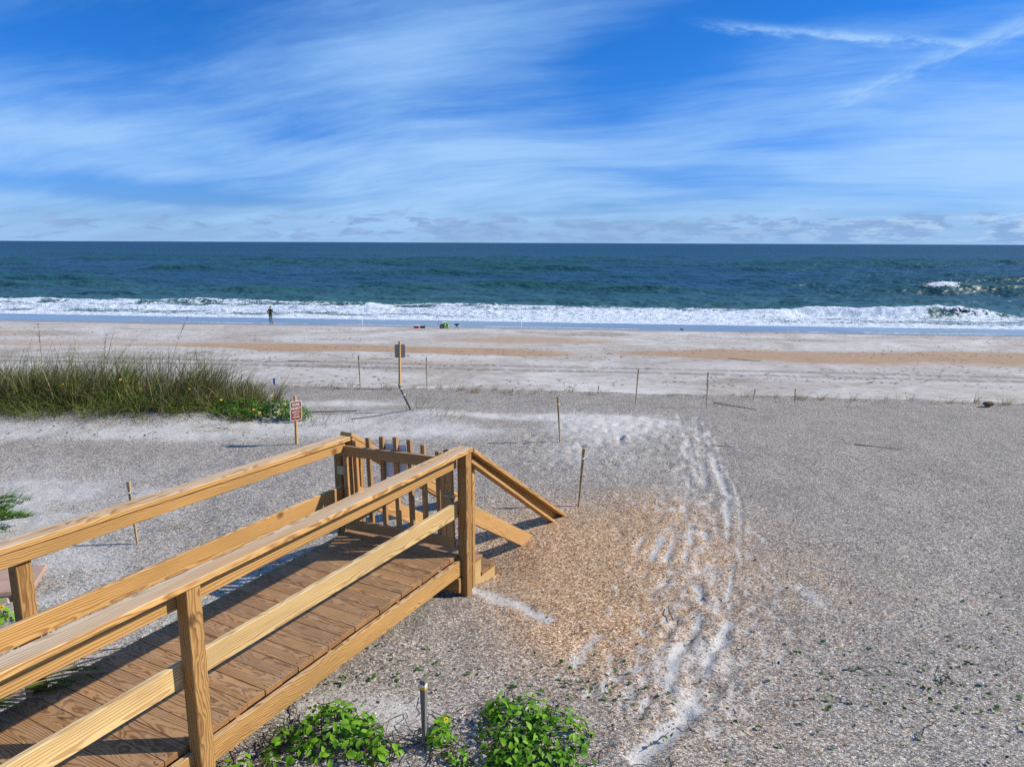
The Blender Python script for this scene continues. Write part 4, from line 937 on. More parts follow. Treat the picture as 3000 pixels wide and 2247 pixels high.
def bush(name, x, y, blobs, n_parts, n_bulk, leaf, label, flowers=(), mats=(L_bush, L_dark), seed=1, cat='shrub', stems=14, group=None):
    r_ = np.random.default_rng(seed); z0 = gz(x, y)
    root = empty(name, (x, y, z0), 0, label, cat, group)
    def sample(n_):
        ws = np.array([b_[3] * b_[4] * b_[5] for b_ in blobs]); ks = r_.choice(len(blobs), n_, p=ws / ws.sum())
        P_, Nn = [], []
        for k_ in ks:
            b_ = blobs[k_]; v = r_.normal(size=3); v /= np.linalg.norm(v); v[2] = abs(v[2]) * 0.9 - 0.08
            rad = r_.uniform(0.45, 1.0) ** 0.5 * (0.85 + 0.3 * r_.random())
            p = np.array([b_[0] + v[0] * b_[3] * rad, b_[1] + v[1] * b_[4] * rad, max(0.015, b_[2] + v[2] * b_[5] * rad)])
            p[2] += base_z(np.array([x + p[0]]), np.array([y + p[1]]))[0] - z0
            P_.append(p); nn = v * 0.7 + np.array([0.15, -0.25, 0.75]) + r_.normal(size=3) * 0.35; Nn.append(nn)
        return np.array(P_), np.array(Nn)
    if n_bulk:
        P_, Nn = sample(n_bulk); P_[:, 2] *= 0.86
        tag(link('foliage', leaf_cloud(P_, Nn, r_.uniform(0.6, 1.0, n_bulk) * leaf, 0.55, mats[1], 'foliage', r_), parent=root), kind='stuff')
    if n_parts:
        lm = [leaf_mesh(leaf * s4, leaf * s4 * 0.58, 0.3, mats[0]) for s4 in (0.85, 1.0, 1.2)]
        P_, Nn = sample(n_parts)
        for i in range(n_parts):
            m = Matrix([list(q5) for q5 in leaf_rot(Nn[i], r_)]).to_4x4(); m.translation = Vector(P_[i]) + Vector((0, 0, 0.008))
            link('leaf', lm[i % 3], None, root, mat4=m)
    bm = bmesh.new()
    for k_ in range(stems):
        b_ = blobs[k_ % len(blobs)]; a = r_.uniform(0, 6.28); e = Vector((b_[0] + b_[3] * 1.05 * math.cos(a), b_[1] + b_[4] * 1.05 * math.sin(a), 0.03 + b_[5] * r_.uniform(0, 0.7)))
        s5 = Vector((b_[0] * 0.8 + r_.normal() * 0.04, b_[1] * 0.8 + r_.normal() * 0.04, -0.02)); md = (s5 + e) / 2 + Vector((r_.normal() * 0.03, r_.normal() * 0.03, 0.05))
        tube_bm(bm, [s5, md, e], [0.005, 0.004, 0.002], 4, False)
    link('stems', bm_mesh('stems', bm), M_twig, root)
    for (fx, fy, fz, sz_) in flowers:
        flower(root, (fx, fy, fz + base_z(np.array([x + fx]), np.array([y + fy]))[0] - z0), (0.2, -0.75, 0.7), sz_)
    return root
# beside the dune sign
bush('flowering_shrub', -4.55, 12.75, [(-0.35, 0, 0.14, 0.55, 0.42, 0.30), (0.30, 0.05, 0.16, 0.45, 0.42, 0.30), (0.62, -0.05, 0.08, 0.28, 0.35, 0.26), (-0.85, 0.1, 0.08, 0.35, 0.3, 0.2)], 0, 1700, 0.075,
     'low green shrub with yellow flowers left of the brown sign', [(0.52, -0.34, 0.36, 0.085), (0.42, -0.42, 0.22, 0.085), (0.10, -0.44, 0.20, 0.08), (-0.02, -0.40, 0.24, 0.07), (0.25, -0.2, 0.48, 0.07), (-0.62, -0.3, 0.34, 0.07)], (L_bush, leafmat('shrub_leaf', (0.030, 0.080, 0.008), (0.105, 0.210, 0.022))), 4)
bush('flowering_shrub', -8.25, 13.0, [(0, 0, 0.05, 0.8, 0.3, 0.32), (-0.9, -0.1, 0.03, 0.5, 0.25, 0.25), (0.75, 0.05, 0.03, 0.5, 0.25, 0.2)], 0, 700, 0.07,
     'leafy green plants at the foot of the tall sea oats, far left', [(0.1, -0.25, 0.45, 0.07)], (L_bush, L_bush), 5)
bush('flowering_shrub', -6.45, 12.95, [(-0.2, 0, 0.05, 0.7, 0.3, 0.30), (0.6, -0.05, 0.03, 0.6, 0.25, 0.22)], 0, 520, 0.07,
     'leafy green plants with small yellow flowers in the middle of the sea oats', [(-0.7, -0.1, 0.52, 0.085), (-0.3, -0.2, 0.38, 0.07), (0.55, -0.1, 0.36, 0.06)], (L_bush, L_bush), 6)
# foreground bushes
bush('leafy_bush', 0.03, 4.07, [(0.0, 0.12, 0.05, 0.25, 0.27, 0.16), (0.25, -0.02, 0.03, 0.26, 0.28, 0.15), (-0.12, 0.20, 0.03, 0.10, 0.13, 0.09), (0.08, -0.3, 0.03, 0.34, 0.25, 0.15), (-0.06, -0.15, 0.05, 0.16, 0.2, 0.12)], 296, 700, 0.052,
     'largest bright green leafy bush at the bottom, right of the taped stake', [], seed=7, stems=26)
bush('leafy_bush', -1.16, 4.05, [(0.0, 0.05, 0.04, 0.26, 0.26, 0.17), (-0.22, -0.08, 0.02, 0.18, 0.2, 0.13), (0.2, 0.0, 0.03, 0.16, 0.22, 0.12), (0.05, 0.28, 0.0, 0.05, 0.08, 0.12)], 230, 220, 0.052,
     'bright green leafy bush at the bottom, between the boardwalk and the taped stake', seed=8, stems=40)
bush('leafy_bush', -0.50, 4.02, [(0.05, 0.02, 0.03, 0.10, 0.11, 0.12), (0.06, 0.16, 0.02, 0.06, 0.06, 0.09), (0.18, -0.12, 0.0, 0.09, 0.10, 0.06)], 80, 30, 0.048,
     'small green bush with a yellow flower close behind the taped stake', [(0.09, 0.04, 0.16, 0.050)], seed=9, stems=14)
bush('leafy_bush', -0.80, 3.93, [(0.0, 0.0, 0.02, 0.12, 0.10, 0.08)], 36, 0, 0.055, 'small sparse green sprig low between the two left bushes', [(-0.1, 0.08, 0.07, 0.04)], seed=10, stems=10)
bush('leafy_bush', -1.62, 3.72, [(0.0, 0.0, 0.02, 0.25, 0.12, 0.10)], 50, 0, 0.055, 'low green leaves at the bottom edge beside the boardwalk post', seed=11, stems=6)
bush('flowering_plant', -4.25, 5.56, [(-0.14, 0, 0.02, 0.16, 0.14, 0.14)], 60, 60, 0.06, 'green plant with one yellow flower at the left edge by the stone step', [(0.02, -0.08, 0.17, 0.07)], seed=12, stems=6)
# feathery evergreen at the left edge
cd = empty('evergreen_shrub', (-6.0, 7.35, gz(-6.0, 7.35)), 0, 'feathery bright green evergreen shrub at the left edge', 'shrub')
bm = bmesh.new(); npt, nle = [], []
r6 = np.random.default_rng(21)
for k_ in range(46):
    a = r6.uniform(-2.6, 0.9); L = r6.uniform(0.3, 0.72); z1 = r6.uniform(0.05, 0.42)
    pts = [Vector((math.cos(a) * L * t_, math.sin(a) * L * t_ * 0.8, 0.05 + z1 * math.sin(t_ * 2.2))) for t_ in np.linspace(0, 1, 6)]
    tube_bm(bm, pts, [0.007 - 0.001 * i for i in range(6)], 4, False)
    for t_ in np.linspace(0.12, 1.0, 34):
        i = min(4, int(t_ * 5)); f = t_ * 5 - i; p = pts[i].lerp(pts[i + 1], min(1, f))
        for s6 in (-1, 1, 0):
            npt.append(p); aa = a + s6 * 0.75; nle.append((math.cos(aa) * 1.1, math.sin(aa) * 1.1))
link('branches', bm_mesh('branches', bm), M_twig, cd)
npt = np.array(npt); nle = np.array(nle) + r6.normal(0, 0.2, (len(npt), 2)); nn_ = len(npt)
Vv, Ff, _ = blades(npt, r6.uniform(0.035, 0.075, nn_), nle, np.full(nn_, 0.016), np.full(nn_, 0.2), 2, r6)
tag(link('foliage', mesh_np('foliage', Vv, Ff), L_cedar, cd), kind='stuff')
# palmetto pushing through beside the deck
pal = empty('palmetto', (-3.05, 3.75, gz(-3.05, 3.75)), 0, 'half dry palmetto leaning against the left edge of the deck', 'palm')
def w2(u, l, z): return bw.matrix_world @ Vector((u, l, z))
r7 = random.Random(5)
for k_, (bu, bl, bz, du, dl, dz_, Lf, dry) in enumerate(((-3.02, 1.27, 0.0, 0.9, 0.03, 0.25, 0.62, True), (-2.98, 1.36, 0.0, 0.9, 0.2, 0.40, 0.50, True), (-3.05, 1.26, -0.01, 0.95, 0.0, 0.12, 0.55, False), (-3.22, 1.25, 0.0, 0.6, -0.35, 0.30, 0.30, True), (-3.30, 1.27, 0.0, 0.4, -0.3, 0.45, 0.34, False), (-3.12, 1.30, 0.0, 0.5, 0.4, 0.6, 0.42, True), (-3.40, 1.26, 0.0, 0.5, -0.1, 0.40, 0.34, False), (-3.38, 1.30, 0.0, -0.2, -0.3, 0.6, 0.30, True), (-3.2, 1.34, 0.0, 0.2, 0.7, 0.6, 0.45, False), (-3.5, 1.27, 0.0, 0.2, -0.2, 0.5, 0.34, True))):
    bz += 0.07; base = w2(bu, bl, bz); ax = (w2(bu + du, bl + dl, bz + dz_) - base).normalized(); sd = ax.cross(Vector((0, 0, 1))).normalized(); up = sd.cross(ax)
    bm = bmesh.new(); nl = 17
    for i in range(nl):
        a = R(-42 + 84 * i / (nl - 1)) * (0.7 if dry else 1.0) + r7.gauss(0, 0.10); d_ = (ax * math.cos(a) + sd * math.sin(a) + up * r7.gauss(0.05, 0.22)).normalized()
        L_ = Lf * r7.uniform(0.6, 1.1); o_ = base + Vector((r7.gauss(0, 0.02), r7.gauss(0, 0.02), r7.uniform(0, 0.03))); prev = None; dr = r7.uniform(0.1, 0.5)
        for t_ in (0, 0.25, 0.5, 0.75, 1.0):
            p = o_ + d_ * L_ * t_ - Vector((0, 0, dr * L_ * t_ * t_)); wd = 0.0135 * (0.45 + 1.4 * t_) * (1 - t_) ** 0.7 + 0.0012
            cr = d_.cross(up).normalized()
            ring_ = (bm.verts.new(p - cr * wd - pal.location), bm.verts.new(p + up * 0.004 - pal.location), bm.verts.new(p + cr * wd - pal.location))
            if prev:
                bm.faces.new((prev[0], prev[1], ring_[1], ring_[0])); bm.faces.new((prev[1], prev[2], ring_[2], ring_[1]))
            prev = ring_
    link('frond', bm_mesh('frond', bm), L_palmd if dry else L_palm, pal)
# little tufts: dry ones along the dune edge, thin ones on the slope
def tuft_mesh(n_, hmin, hmax, spread, mat, seed, lean=(0.25, 0.0), wd=0.006):
    r8 = np.random.default_rng(seed); P_ = np.stack([r8.normal(0, spread, n_), r8.normal(0, spread, n_), np.full(n_, -0.01)], 1)
    V_, F_, _ = blades(P_, r8.uniform(hmin, hmax, n_), np.stack([r8.normal(lean[0], 0.35, n_), r8.normal(lean[1], 0.3, n_)], 1), r8.uniform(0.6, 1, n_) * wd, r8.uniform(0.3, 1.5, n_), 3, r8)
    me = mesh_np('tuft', V_, F_); me.materials.append(mat); return me
dry = [tuft_mesh(n_, 0.08, hm, 0.05, L_straw, 30 + i, (0.45, 0), 0.009) for i, (n_, hm) in enumerate(((16, 0.30), (24, 0.36), (12, 0.26), (34, 0.38)))]
r9 = random.Random(77)
def put_tuft(name, me, x, y, s7, label, group):
    o = link(name, me, loc=(x, y, gz(x, y) - 0.005)); o.rotation_euler = (0, 0, r9.uniform(-0.7, 0.7)); o.scale = (s7, s7, s7); tag(o, label, 'grass', group)
for i in range(74):
    xx = -5.4 + 17.6 * (i + r9.random()) / 74
    if 2.2 < xx < 3.4: continue
    yy_ = float(crest_y(np.array([xx]))[0]) + r9.uniform(-0.55, 0.15)
    put_tuft('dry_grass_tuft', dry[r9.randrange(4)], xx, yy_, r9.uniform(0.55, 1.15), 'small dry tuft on the dune edge ' + ('left of the blank sign' if xx < -2.7 else 'between the blank sign and the footpath gap' if xx < 2.3 else 'between the path and the short thin stakes' if xx < 6.2 else 'at far right near the brown lump'), 'dry tufts along the dune edge')
thin = [tuft_mesh(n_, 0.06, hm, 0.03, L_olive, 50 + i, (0.1, 0), 0.006) for i, (n_, hm) in enumerate(((7, 0.2), (10, 0.17), (5, 0.24)))]
for i in range(74):
    if i < 44: xx, yy_ = r9.uniform(-3.0, 1.6), r9.uniform(11.2, 15.6)
    elif i < 62: xx, yy_ = r9.uniform(-3.9, -1.9), r9.uniform(5.6, 9.0)
    else: xx, yy_ = r9.uniform(-4.6, -3.0), r9.uniform(4.9, 6.8)
    put_tuft('thin_grass_tuft', thin[r9.randrange(3)], xx, yy_, r9.uniform(0.6, 1.15), ('thin olive tuft on the slope beyond the gate' if i < 44 else 'thin olive tuft seen over or between the left handrails'), 'thin tufts on the shell slope')
o = link('beach_grass_clump', tuft_mesh(46, 0.15, 0.62, 0.16, L_olive, 61, (0.35, -0.1), 0.010), loc=(-1.72, 13.25, gz(-1.72, 13.25))); tag(o, 'bent olive grass clump around the leaning post', 'grass')
o = link('beach_grass_clump', tuft_mesh(40, 0.12, 0.36, 0.20, L_grassb, 62, (0.3, -0.3), 0.009), loc=(-1.20, 12.85, gz(-1.2, 12.85))); tag(o, 'low brown grass clump right of the leaning post', 'grass')
o = link('beach_grass_clump', tuft_mesh(60, 0.15, 0.50, 0.20, L_grassb, 63, (0.4, -0.35), 0.009), loc=(-3.55, 12.35, gz(-3.55, 12.35))); tag(o, 'tangled dry brown grass right of the brown sign', 'grass')
o = link('beach_grass_clump', tuft_mesh(16, 0.12, 0.42, 0.12, L_grassb, 64, (0.2, -0.1), 0.008), loc=(-2.9, 12.5, gz(-2.9, 12.5))); tag(o, 'few thin dark blades beside the end of the fallen stake', 'grass')
o = link('beach_grass_clump', tuft_mesh(26, 0.10, 0.36, 0.07, L_grassb, 65, (0.05, 0.0), 0.006), loc=(-3.75, 5.65, gz(-3.75, 5.65))); tag(o, 'dry wiry grass clump seen between the left rails near the post', 'grass')
# creeping vine leaves over the shells
r10 = np.random.default_rng(9); PP = []
for cx, cy, sx, sy, n_ in ((0.55, 4.62, 0.35, 0.12, 46), (-0.62, 4.75, 0.4, 0.12, 34), (-1.0, 5.1, 0.35, 0.2, 14), (3.05, 4.75, 0.45, 0.22, 46), (3.9, 5.1, 0.4, 0.2, 26), (3.45, 4.3, 0.5, 0.2, 32), (2.55, 4.55, 0.4, 0.2, 20), (4.3, 5.6, 0.5, 0.3, 22), (2.3, 5.1, 0.35, 0.2, 9), (2.1, 4.0, 0.5, 0.2, 14), (0.35, 4.9, 0.25, 0.1, 12), (0.9, 4.1, 0.2, 0.2, 10), (-1.25, 4.75, 0.3, 0.15, 12), (4.0, 4.0, 0.5, 0.2, 10), (-7.6, 11.6, 2.2, 0.3, 80), (-4.6, 11.9, 0.8, 0.25, 25)):
    PP.append(np.stack([r10.normal(cx, sx, n_), r10.normal(cy, sy, n_)], 1))
PP = np.concatenate(PP); nn_ = len(PP)
P3 = np.concatenate([PP, (base_z(PP[:, 0], PP[:, 1]) + 0.016)[:, None]], 1)
nv = r10.normal(0, 0.35, (nn_, 3)) + np.array([0.1, -0.1, 1.0])
tag(link('ground_vine', leaf_cloud(P3, nv, r10.uniform(0.022, 0.048, nn_), 0.75, L_vine, 'ground_vine', r10)), 'scattered dark green creeping vine leaves on the shell ground', 'ground cover', kind='stuff')
# dead runners under the bushes and by the deck
bm = bmesh.new(); r11 = random.Random(4)
for cx, cy, sp, n_ in ((-1.45, 4.12, 0.28, 34), (-0.35, 4.05, 0.3, 40), (-0.95, 4.0, 0.3, 26), (0.75, 3.95, 0.3, 10), (3.2, 4.55, 0.4, 8), (-1.6, 3.9, 0.2, 16)):
    for _ in range(n_):
        x0, y0 = r11.gauss(cx, sp), r11.gauss(cy, sp * 0.5); a = r11.uniform(0, 6.28); pts = []
        for i in range(5):
            pts.append((x0, y0, gz(x0, y0) + 0.012 + 0.035 * math.sin(i * 0.8) * r11.random())); a += r11.gauss(0, 0.5); x0 += 0.06 * math.cos(a); y0 += 0.06 * math.sin(a)
        tube_bm(bm, pts, 0.0032, 3, False)
tag(link('dead_runners', bm_mesh('dead_runners', bm), M_twig), 'tangle of dead brown runners on the sand around the bushes', 'dead twigs', kind='stuff')
# loose larger shells and dark flakes
def chips(name, n_, xr, yr, smin, smax, mat, label, seed):
    r_ = np.random.default_rng(seed); yy2 = np.exp(r_.uniform(math.log(yr[0]), math.log(yr[1]), n_)); xx2 = r_.uniform(xr[0], xr[1], n_) * (yy2 * 0.75 + 1)
    z_ = base_z(xx2, yy2) + 0.008; sz = r_.uniform(smin, smax, n_); V_ = np.zeros((n_, 5, 3)); a = r_.uniform(0, 6.28, n_)
    for j, (ra, az_, zz2) in enumerate(((1, 0, 0), (0.8, 1.7, 0.1), (1, 3.1, 0), (0.7, 4.6, 0.1), (0, 0, 0.55))):
        V_[:, j, 0] = xx2 + sz * ra * np.cos(a + az_); V_[:, j, 1] = yy2 + sz * ra * np.sin(a + az_); V_[:, j, 2] = z_ + sz * zz2 * 0.7
    F_ = np.array([[0, 1, 4], [1, 2, 4], [2, 3, 4], [3, 0, 4]]); F_ = (F_[None] + (np.arange(n_) * 5)[:, None, None]).reshape(-1, 3)
    tag(link(name, mesh_np(name, V_.reshape(-1, 3), F_), mat), label, 'shells', kind='stuff')
M_shellt = plain('shell_tan', (0.46, 0.30, 0.17), 0.7, 0, 0.3)
chips('tan_shells', 900, (-0.15, 0.55), (3.6, 9.5), 0.006, 0.014, M_shellt, 'tan and orange shell bits strewn around the footpath', 74)
chips('loose_shells', 1500, (-1, 1), (3.6, 14.5), 0.004, 0.012, M_shellw, 'larger white shell bits strewn over the dune', 71)
chips('dark_flakes', 420, (-1, 1), (3.6, 14.5), 0.006, 0.020, M_shelld, 'dark flakes and bark bits strewn over the dune', 72)
r_ = np.random.default_rng(73); n_ = 3800
yy2 = r_.uniform(29, 65, n_); xx2 = r_.uniform(-0.8, 0.8, n_) * yy2; keep = fbm(xx2 * 0.06, yy2 * 0.2, 150, 3) > 0.47; xx2, yy2 = xx2[keep], yy2[keep]; n_ = len(xx2)
Lx = r_.uniform(0.03, 0.13, n_); a = r_.normal(0, 0.5, n_); zz2 = base_z(xx2, yy2)
V_ = np.zeros((n_, 4, 3))
for j, (su, sv, sz) in enumerate(((-1, 0, 0.01), (0, -0.30, 0.012), (1, 0, 0.01), (0, 0.25, 0.035))):
    V_[:, j, 0] = xx2 + Lx * (su * np.cos(a) - sv * np.sin(a)); V_[:, j, 1] = yy2 + Lx * (su * np.sin(a) + sv * np.cos(a)); V_[:, j, 2] = zz2 + sz
F_ = (np.array([[0, 1, 3], [1, 2, 3]])[None] + (np.arange(n_) * 4)[:, None, None]).reshape(-1, 3)
tag(link('beach_wrack', mesh_np('beach_wrack', V_.reshape(-1, 3), F_), M_stick), 'dark bits of weed and driftwood strewn over the beach', 'wrack', kind='stuff')
bm = bmesh.new(); bmesh.ops.create_icosphere(bm, subdivisions=3, radius=1.0)
for v in bm.verts:
    f = 0.75 + 0.5 * float(fbm(np.array([v.co.x * 2.2 + 5]), np.array([v.co.y * 2.2 + v.co.z * 3]), 160, 3)[0]); v.co = Vector((v.co.x * 0.12 * f, v.co.y * 0.07 * f, v.co.z * 0.055 * f))
tag(link('brown_lump', bm_mesh('brown_lump', bm), M_lump, loc=(10.05, 14.75, gz(10.05, 14.75) + 0.05)), 'brown lump of dry weed at the dune edge, far right', 'weed lump')

# stone step at the left edge
stp = empty('stone_step', (-4.80, 5.88, gz(-4.80, 5.88) - 0.11), 0.35, 'low tan stone step with pinkish slabs at the left edge', 'step')
for i, (sx, sy, sw_, sd_) in enumerate(((0.20, 0.12, 0.62, 0.52), (-0.44, 0.13, 0.62, 0.50), (-1.08, 0.12, 0.62, 0.52))):
    o = link('slab', box_mesh(sw_, sd_, 0.05, 0.008, 'slab'), M_slab, stp, loc=(sx, sy, 0.209)); o.rotation_euler = (0, 0, 0.01 * i)
for row, zz in enumerate((0.05, 0.14)):
    for i in range(5):
        o = link('stone', box_mesh(0.335, 0.505, 0.088, 0.01, 'stone'), M_block, stp, loc=(0.30 - 0.345 * i - 0.15 * row, 0.12, zz))

# ------------------------------------------------------------------ angler and beach gear
def skin_mesh(verts, edges, radii, root_i, sub=2):
    me = bpy.data.meshes.new('sk'); me.from_pydata(verts, edges, []); o = bpy.data.objects.new('sk', me); COL.objects.link(o)
    o.modifiers.new('s', 'SKIN')
    for i, sv in enumerate(me.skin_vertices[0].data):
        r_ = radii[i]; sv.radius = r_ if isinstance(r_, tuple) else (r_, r_); sv.use_root = (i == root_i)
    ss_ = o.modifiers.new('d', 'SUBSURF'); ss_.levels = sub; ss_.render_levels = sub
    dg = bpy.context.evaluated_depsgraph_get(); dg.update()
    out = bpy.data.meshes.new_from_object(o.evaluated_get(dg)); bpy.data.objects.remove(o)
    for p in out.polygons: p.use_smooth = True
    return out
px0, py0 = -24.3, 72.0
pz0 = max(gz(px0, py0), 0.11)
per = empty('person', (px0, py0, pz0), R(-8), 'angler in dark jacket and camouflage trousers standing at the water edge', 'person')
vs, es, rd = [], [], []
def jv(p, r_, prev=None):
    vs.append(p); rd.append(r_)
    if prev is not None: es.append((prev, len(vs) - 1))
    return len(vs) - 1
pel = jv((0, 0, 0.92), (0.150, 0.115)); wst = jv((0, 0.0, 1.06), (0.150, 0.115), pel); che = jv((0, 0.0, 1.27), (0.175, 0.125), wst); upc = jv((0, 0.01, 1.40), (0.130, 0.095), che)
nec = jv((0.0, 0.02, 1.50), 0.058, upc); hd0 = jv((0.01, 0.03, 1.58), (0.075, 0.085), nec); hd1 = jv((0.015, 0.035, 1.67), (0.080, 0.098), hd0); hd2 = jv((0.015, 0.035, 1.735), (0.055, 0.066), hd1)
nose = jv((0.018, 0.138, 1.625), 0.012, hd0)
for s8 in (-1, 1):
    hp = jv((0.095 * s8, 0, 0.86), 0.098, pel); kn_ = jv((0.105 * s8, 0.025, 0.48), 0.068, hp); an = jv((0.11 * s8 + 0.02, -0.01, 0.10), 0.048, kn_); ft = jv((0.12 * s8 + 0.03, 0.05, 0.045), 0.046, an); jv((0.13 * s8 + 0.05, 0.15, 0.035), 0.036, ft)
# right arm forward holding the rod, left hand at the hip
sh = jv((0.185, 0.0, 1.385), 0.072, upc); elb = jv((0.265, 0.02, 1.13), 0.056, sh); wr = jv((0.40, 0.20, 1.11), 0.040, elb); hd = jv((0.44, 0.26, 1.12), (0.040, 0.030), wr)
for i in range(4):
    f0 = jv((0.475, 0.285 + 0.004 * i, 1.150 - 0.022 * i), 0.010, hd); jv((0.47, 0.315, 1.145 - 0.021 * i), 0.009, f0)
jv((0.43, 0.30, 1.165), 0.010, hd)
sh = jv((-0.185, 0.0, 1.385), 0.072, upc); elb = jv((-0.325, 0.0, 1.13), 0.056, sh); wr = jv((-0.235, 0.13, 0.995), 0.040, elb); hd = jv((-0.185, 0.17, 0.985), (0.040, 0.030), wr)
for i in range(4):
    f0 = jv((-0.14, 0.185, 1.01 - 0.02 * i), 0.010, hd); jv((-0.112, 0.17, 1.005 - 0.02 * i), 0.009, f0)
jv((-0.17, 0.175, 1.03), 0.010, hd)
me = skin_mesh(vs, es, rd, pel)
for m in (M_jacket, M_trouser, M_boot, M_skin): me.materials.append(m)
for p in me.polygons:
    c_ = p.center
    if c_.z > 1.49: i = 3
    elif c_.z < 0.12: i = 2
    elif c_.z < 0.90 and abs(c_.x) < 0.24 and not (c_.y > 0.12): i = 1
    elif (c_.x > 0.405 and c_.y > 0.18) or (-0.22 < c_.x and c_.x < -0.08 and c_.y > 0.135 and c_.z < 1.06): i = 3
    else: i = 0
    p.material_index = i
body = link('body', me, None, per)
bm = bmesh.new(); bmesh.ops.create_uvsphere(bm, u_segments=14, v_segments=8, radius=1.0)
for v in bm.verts: v.co = Vector((0.015 + v.co.x * 0.098, 0.028 + v.co.y * 0.116, 1.665 + v.co.z * (0.105 if v.co.z > 0 else 0.035)))
link('knit_cap', bm_mesh('knit_cap', bm, True), M_cap, per)
hem = [(0.165 * math.cos(a), 0.13 * math.sin(a)) for a in np.linspace(0, 6.283, 17)[:-1]]
bm = bmesh.new(); lo_ = [bm.verts.new((x_ * 1.03, y_ * 1.03, 0.86)) for x_, y_ in hem]; hi_ = [bm.verts.new((x_ * 1.06, y_ * 1.04, 1.05)) for x_, y_ in hem]; h2_ = [bm.verts.new((x_ * 0.9, y_ * 0.9, 1.12)) for x_, y_ in hem]
for A_, B_ in ((lo_, hi_), (hi_, h2_)):
    for i in range(16): bm.faces.new((A_[i], A_[(i + 1) % 16], B_[(i + 1) % 16], B_[i]))
link('jacket_hem', bm_mesh('jacket_hem', bm, True), M_jacket, per)
rod = empty('fishing_rod', (px0 + 0.46, py0 + 0.25, pz0 + 1.12), R(-8), 'dark fishing rod held out over the surf by the angler', 'fishing rod')
tube('blank', rod, [(-0.14, -0.12, -0.06), (0.3, 0.3, 0.12), (1.1, 1.0, 0.40), (2.0, 1.8, 0.62)], [0.015, 0.012, 0.009, 0.004], M_rod, 6)
bm = bmesh.new(); tube_bm(bm, [(-0.06, 0.0, -0.07), (0.03, 0.0, -0.075)], 0.045, 10); link('reel', bm_mesh('reel', bm, True), M_rod, rod)
# red cooler
def ground_gear(x, y): return (x, y, gz(x, y))
ck_ = empty('cooler', ground_gear(-9.02, 67.2), 0, 'small red cooler with a white lid on the beach', 'cooler')
link('body', box_mesh(0.46, 0.30, 0.20, 0.02, 'ck'), M_red, ck_, loc=(0, 0, 0.11)); link('lid', box_mesh(0.48, 0.32, 0.06, 0.015, 'ckl'), M_white, ck_, loc=(0, 0, 0.245))
bm = bmesh.new(); tube_bm(bm, [(-0.12, 0, 0.27), (-0.10, 0, 0.31), (0.10, 0, 0.31), (0.12, 0, 0.27)], 0.012, 6); link('handle', bm_mesh('handle', bm), M_white, ck_)
tb = empty('bait_tub', ground_gear(-8.42, 67.15), 0, 'low dark tub lying on the sand right of the red cooler', 'tub')
prism('tub_body', tb, [(-0.20, 0.0), (0.20, 0.0), (0.26, 0.20), (-0.26, 0.20)], 0.32, M_char, bev=0.015)
link('rim', box_mesh(0.56, 0.36, 0.03, 0.01, 'rim'), M_char, tb, loc=(0, 0, 0.205)); link('grip', box_mesh(0.05, 0.14, 0.05, 0.01, 'grip'), M_white, tb, loc=(0.30, 0, 0.15))
# fishing cart tipped on its wheels
ct = empty('beach_cart', ground_gear(-6.6, 67.0), 0, 'tipped beach cart with a bright green bag and black wheels', 'cart')
def ctube(name, pts, rad=0.016, mat=M_tube): 
    bm = bmesh.new(); tube_bm(bm, pts, rad, 6); return link(name, bm_mesh(name, bm, True), mat, ct)
tl = Matrix.Translation((0.42, 0, 0.34)) @ Matrix.Rotation(R(12), 4, 'Y')
prism('green_bag', ct, [(-0.24, -0.25), (0.20, -0.27), (0.27, 0.20), (-0.27, 0.22)], 0.42, M_green, tl, 0.02)
for yy3 in (-0.26, 0.26):
    w_ = empty('wheel', (0, 0, 0)); w_.parent = ct; bpy.data.objects.remove(w_)
    bm = bmesh.new(); tube_bm(bm, [(0.17 * math.cos(a) + 0.02, yy3, 0.20 + 0.17 * math.sin(a)) for a in np.linspace(0, 6.283, 19)], 0.045, 8, False); wh = link('wheel', bm_mesh('wheel', bm, True), M_rubber, ct)
    bm = bmesh.new(); tube_bm(bm, [(0.02, yy3 - 0.03, 0.20), (0.02, yy3 + 0.03, 0.20)], 0.13, 14); link('hub', bm_mesh('hub', bm), M_hub, wh)
    ctube('side_tube', [(-0.45, yy3 * 0.8, 0.62), (-0.30, yy3 * 0.8, 0.36), (0.05, yy3 * 0.8, 0.26), (0.62, yy3 * 0.8, 0.10)])
    ctube('upper_tube', [(-0.38, yy3 * 0.8, 0.74), (-0.05, yy3 * 0.8, 0.66), (0.30, yy3 * 0.8, 0.58)])
    ctube('upright', [(-0.12, yy3 * 0.8, 0.32), (-0.05, yy3 * 0.8, 0.66)]); ctube('upright', [(-0.35, yy3 * 0.8, 0.42), (-0.28, yy3 * 0.8, 0.72)])
    ctube('foot', [(0.34, yy3, 0.48), (0.30, yy3, 0.02)], 0.02); ctube('foot', [(0.66, yy3, 0.42), (0.58, yy3, 0.02)], 0.02)
ctube('axle', [(0.02, -0.26, 0.20), (0.02, 0.26, 0.20)], 0.012)
ctube('handle', [(-0.28, -0.18, 0.72), (-0.27, -0.08, 0.98), (-0.48, 0.0, 1.12), (-0.55, 0.02, 1.14)], 0.014, M_char)
ctube('handle', [(-0.45, -0.2, 0.62), (-0.48, 0, 0.63), (-0.45, 0.2, 0.62)]); ctube('bag_handle', [(0.34, 0, 0.56), (0.38, 0, 0.70), (0.46, 0, 0.70), (0.50, 0, 0.52)], 0.012, M_white)
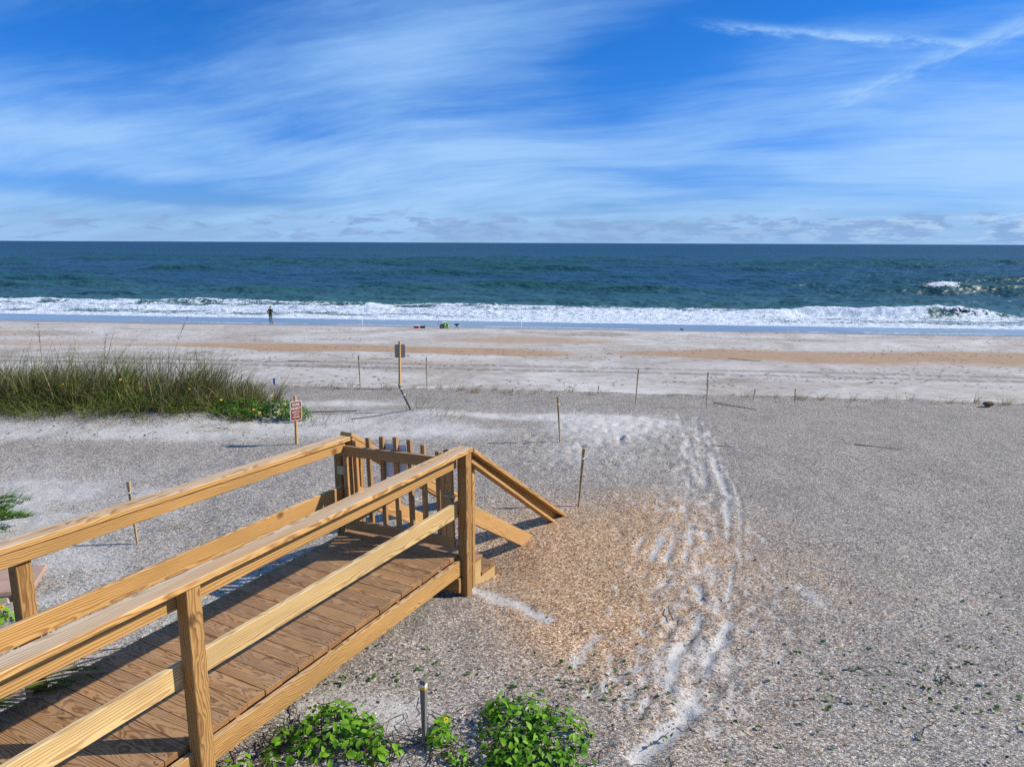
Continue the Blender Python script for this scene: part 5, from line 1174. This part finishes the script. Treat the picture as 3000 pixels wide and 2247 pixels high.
# folding stool
sto = empty('folding_stool', ground_gear(-5.2, 66.9), 0, 'small black folding stool right of the beach cart', 'stool')
prism('seat', sto, [(-0.24, 0.44), (0.24, 0.46), (0.16, 0.34), (0.06, 0.27), (-0.05, 0.28), (-0.15, 0.34)], 0.34, M_black, bev=0.01)
for yy3 in (-0.15, 0.15):
    for s8 in (-1, 1):
        bm = bmesh.new(); tube_bm(bm, [(0.20 * s8, yy3, 0.44), (-0.20 * s8, yy3 * 1.1, 0.0)], 0.014, 6); link('leg', bm_mesh('leg', bm), M_black, sto)
# rod holders
hd_ = empty('rod_holder', ground_gear(-14.4, 68.6), 0, 'short white rod holder tube stuck in the sand near the angler', 'rod holder')
tube('tube', hd_, [(0, 0, -0.2), (0, 0, 0.85)], 0.03, M_white, 8); tube('rim', hd_, [(0, 0, 0.82), (0, 0, 0.86)], 0.036, M_white, 8)
hd_ = empty('rod_holder', ground_gear(0.85, 67.2), 0, 'white rod holder carrying an upright fishing rod at the waterline', 'rod holder')
tube('tube', hd_, [(0, 0, -0.2), (0, 0, 0.9)], 0.03, M_white, 8); tube('rim', hd_, [(0, 0, 0.87), (0, 0, 0.91)], 0.036, M_white, 8)
rod = empty('fishing_rod', (0.85, 67.2, gz(0.85, 67.2) + 0.2), 0, 'tall upright fishing rod standing in a white holder at the waterline', 'fishing rod')
tube('blank', rod, [(0, 0, 0.1), (0.01, 0, 1.4), (0.03, 0.02, 2.6)], [0.015, 0.011, 0.005], M_rod, 6)
bm = bmesh.new(); tube_bm(bm, [(0.03, -0.04, 0.85), (0.03, 0.05, 0.85)], 0.045, 10); link('reel', bm_mesh('reel', bm, True), M_rod, rod)
# gull walking at the waterline
bd = empty('shore_bird', (15.8, 66.5, gz(15.8, 66.5)), R(160), 'small dark shore bird at the edge of the swash', 'bird')
bvs, bes, brd = [(0, 0, 0.17), (0.09, 0, 0.19), (0.13, 0, 0.25), (0.15, 0, 0.28), (0.20, 0, 0.275), (-0.12, 0, 0.15), (-0.22, 0, 0.13), (0.0, 0.03, 0.08), (0.0, 0.03, 0.0), (0.0, -0.03, 0.08), (0.0, -0.03, 0.0)], [(0, 1), (1, 2), (2, 3), (3, 4), (0, 5), (5, 6), (0, 7), (7, 8), (0, 9), (9, 10)], [0.075, 0.06, 0.032, 0.036, 0.009, 0.05, 0.015, 0.012, 0.006, 0.012, 0.006]
link('body', skin_mesh(bvs, bes, brd, 0, 1), M_bird, bd)
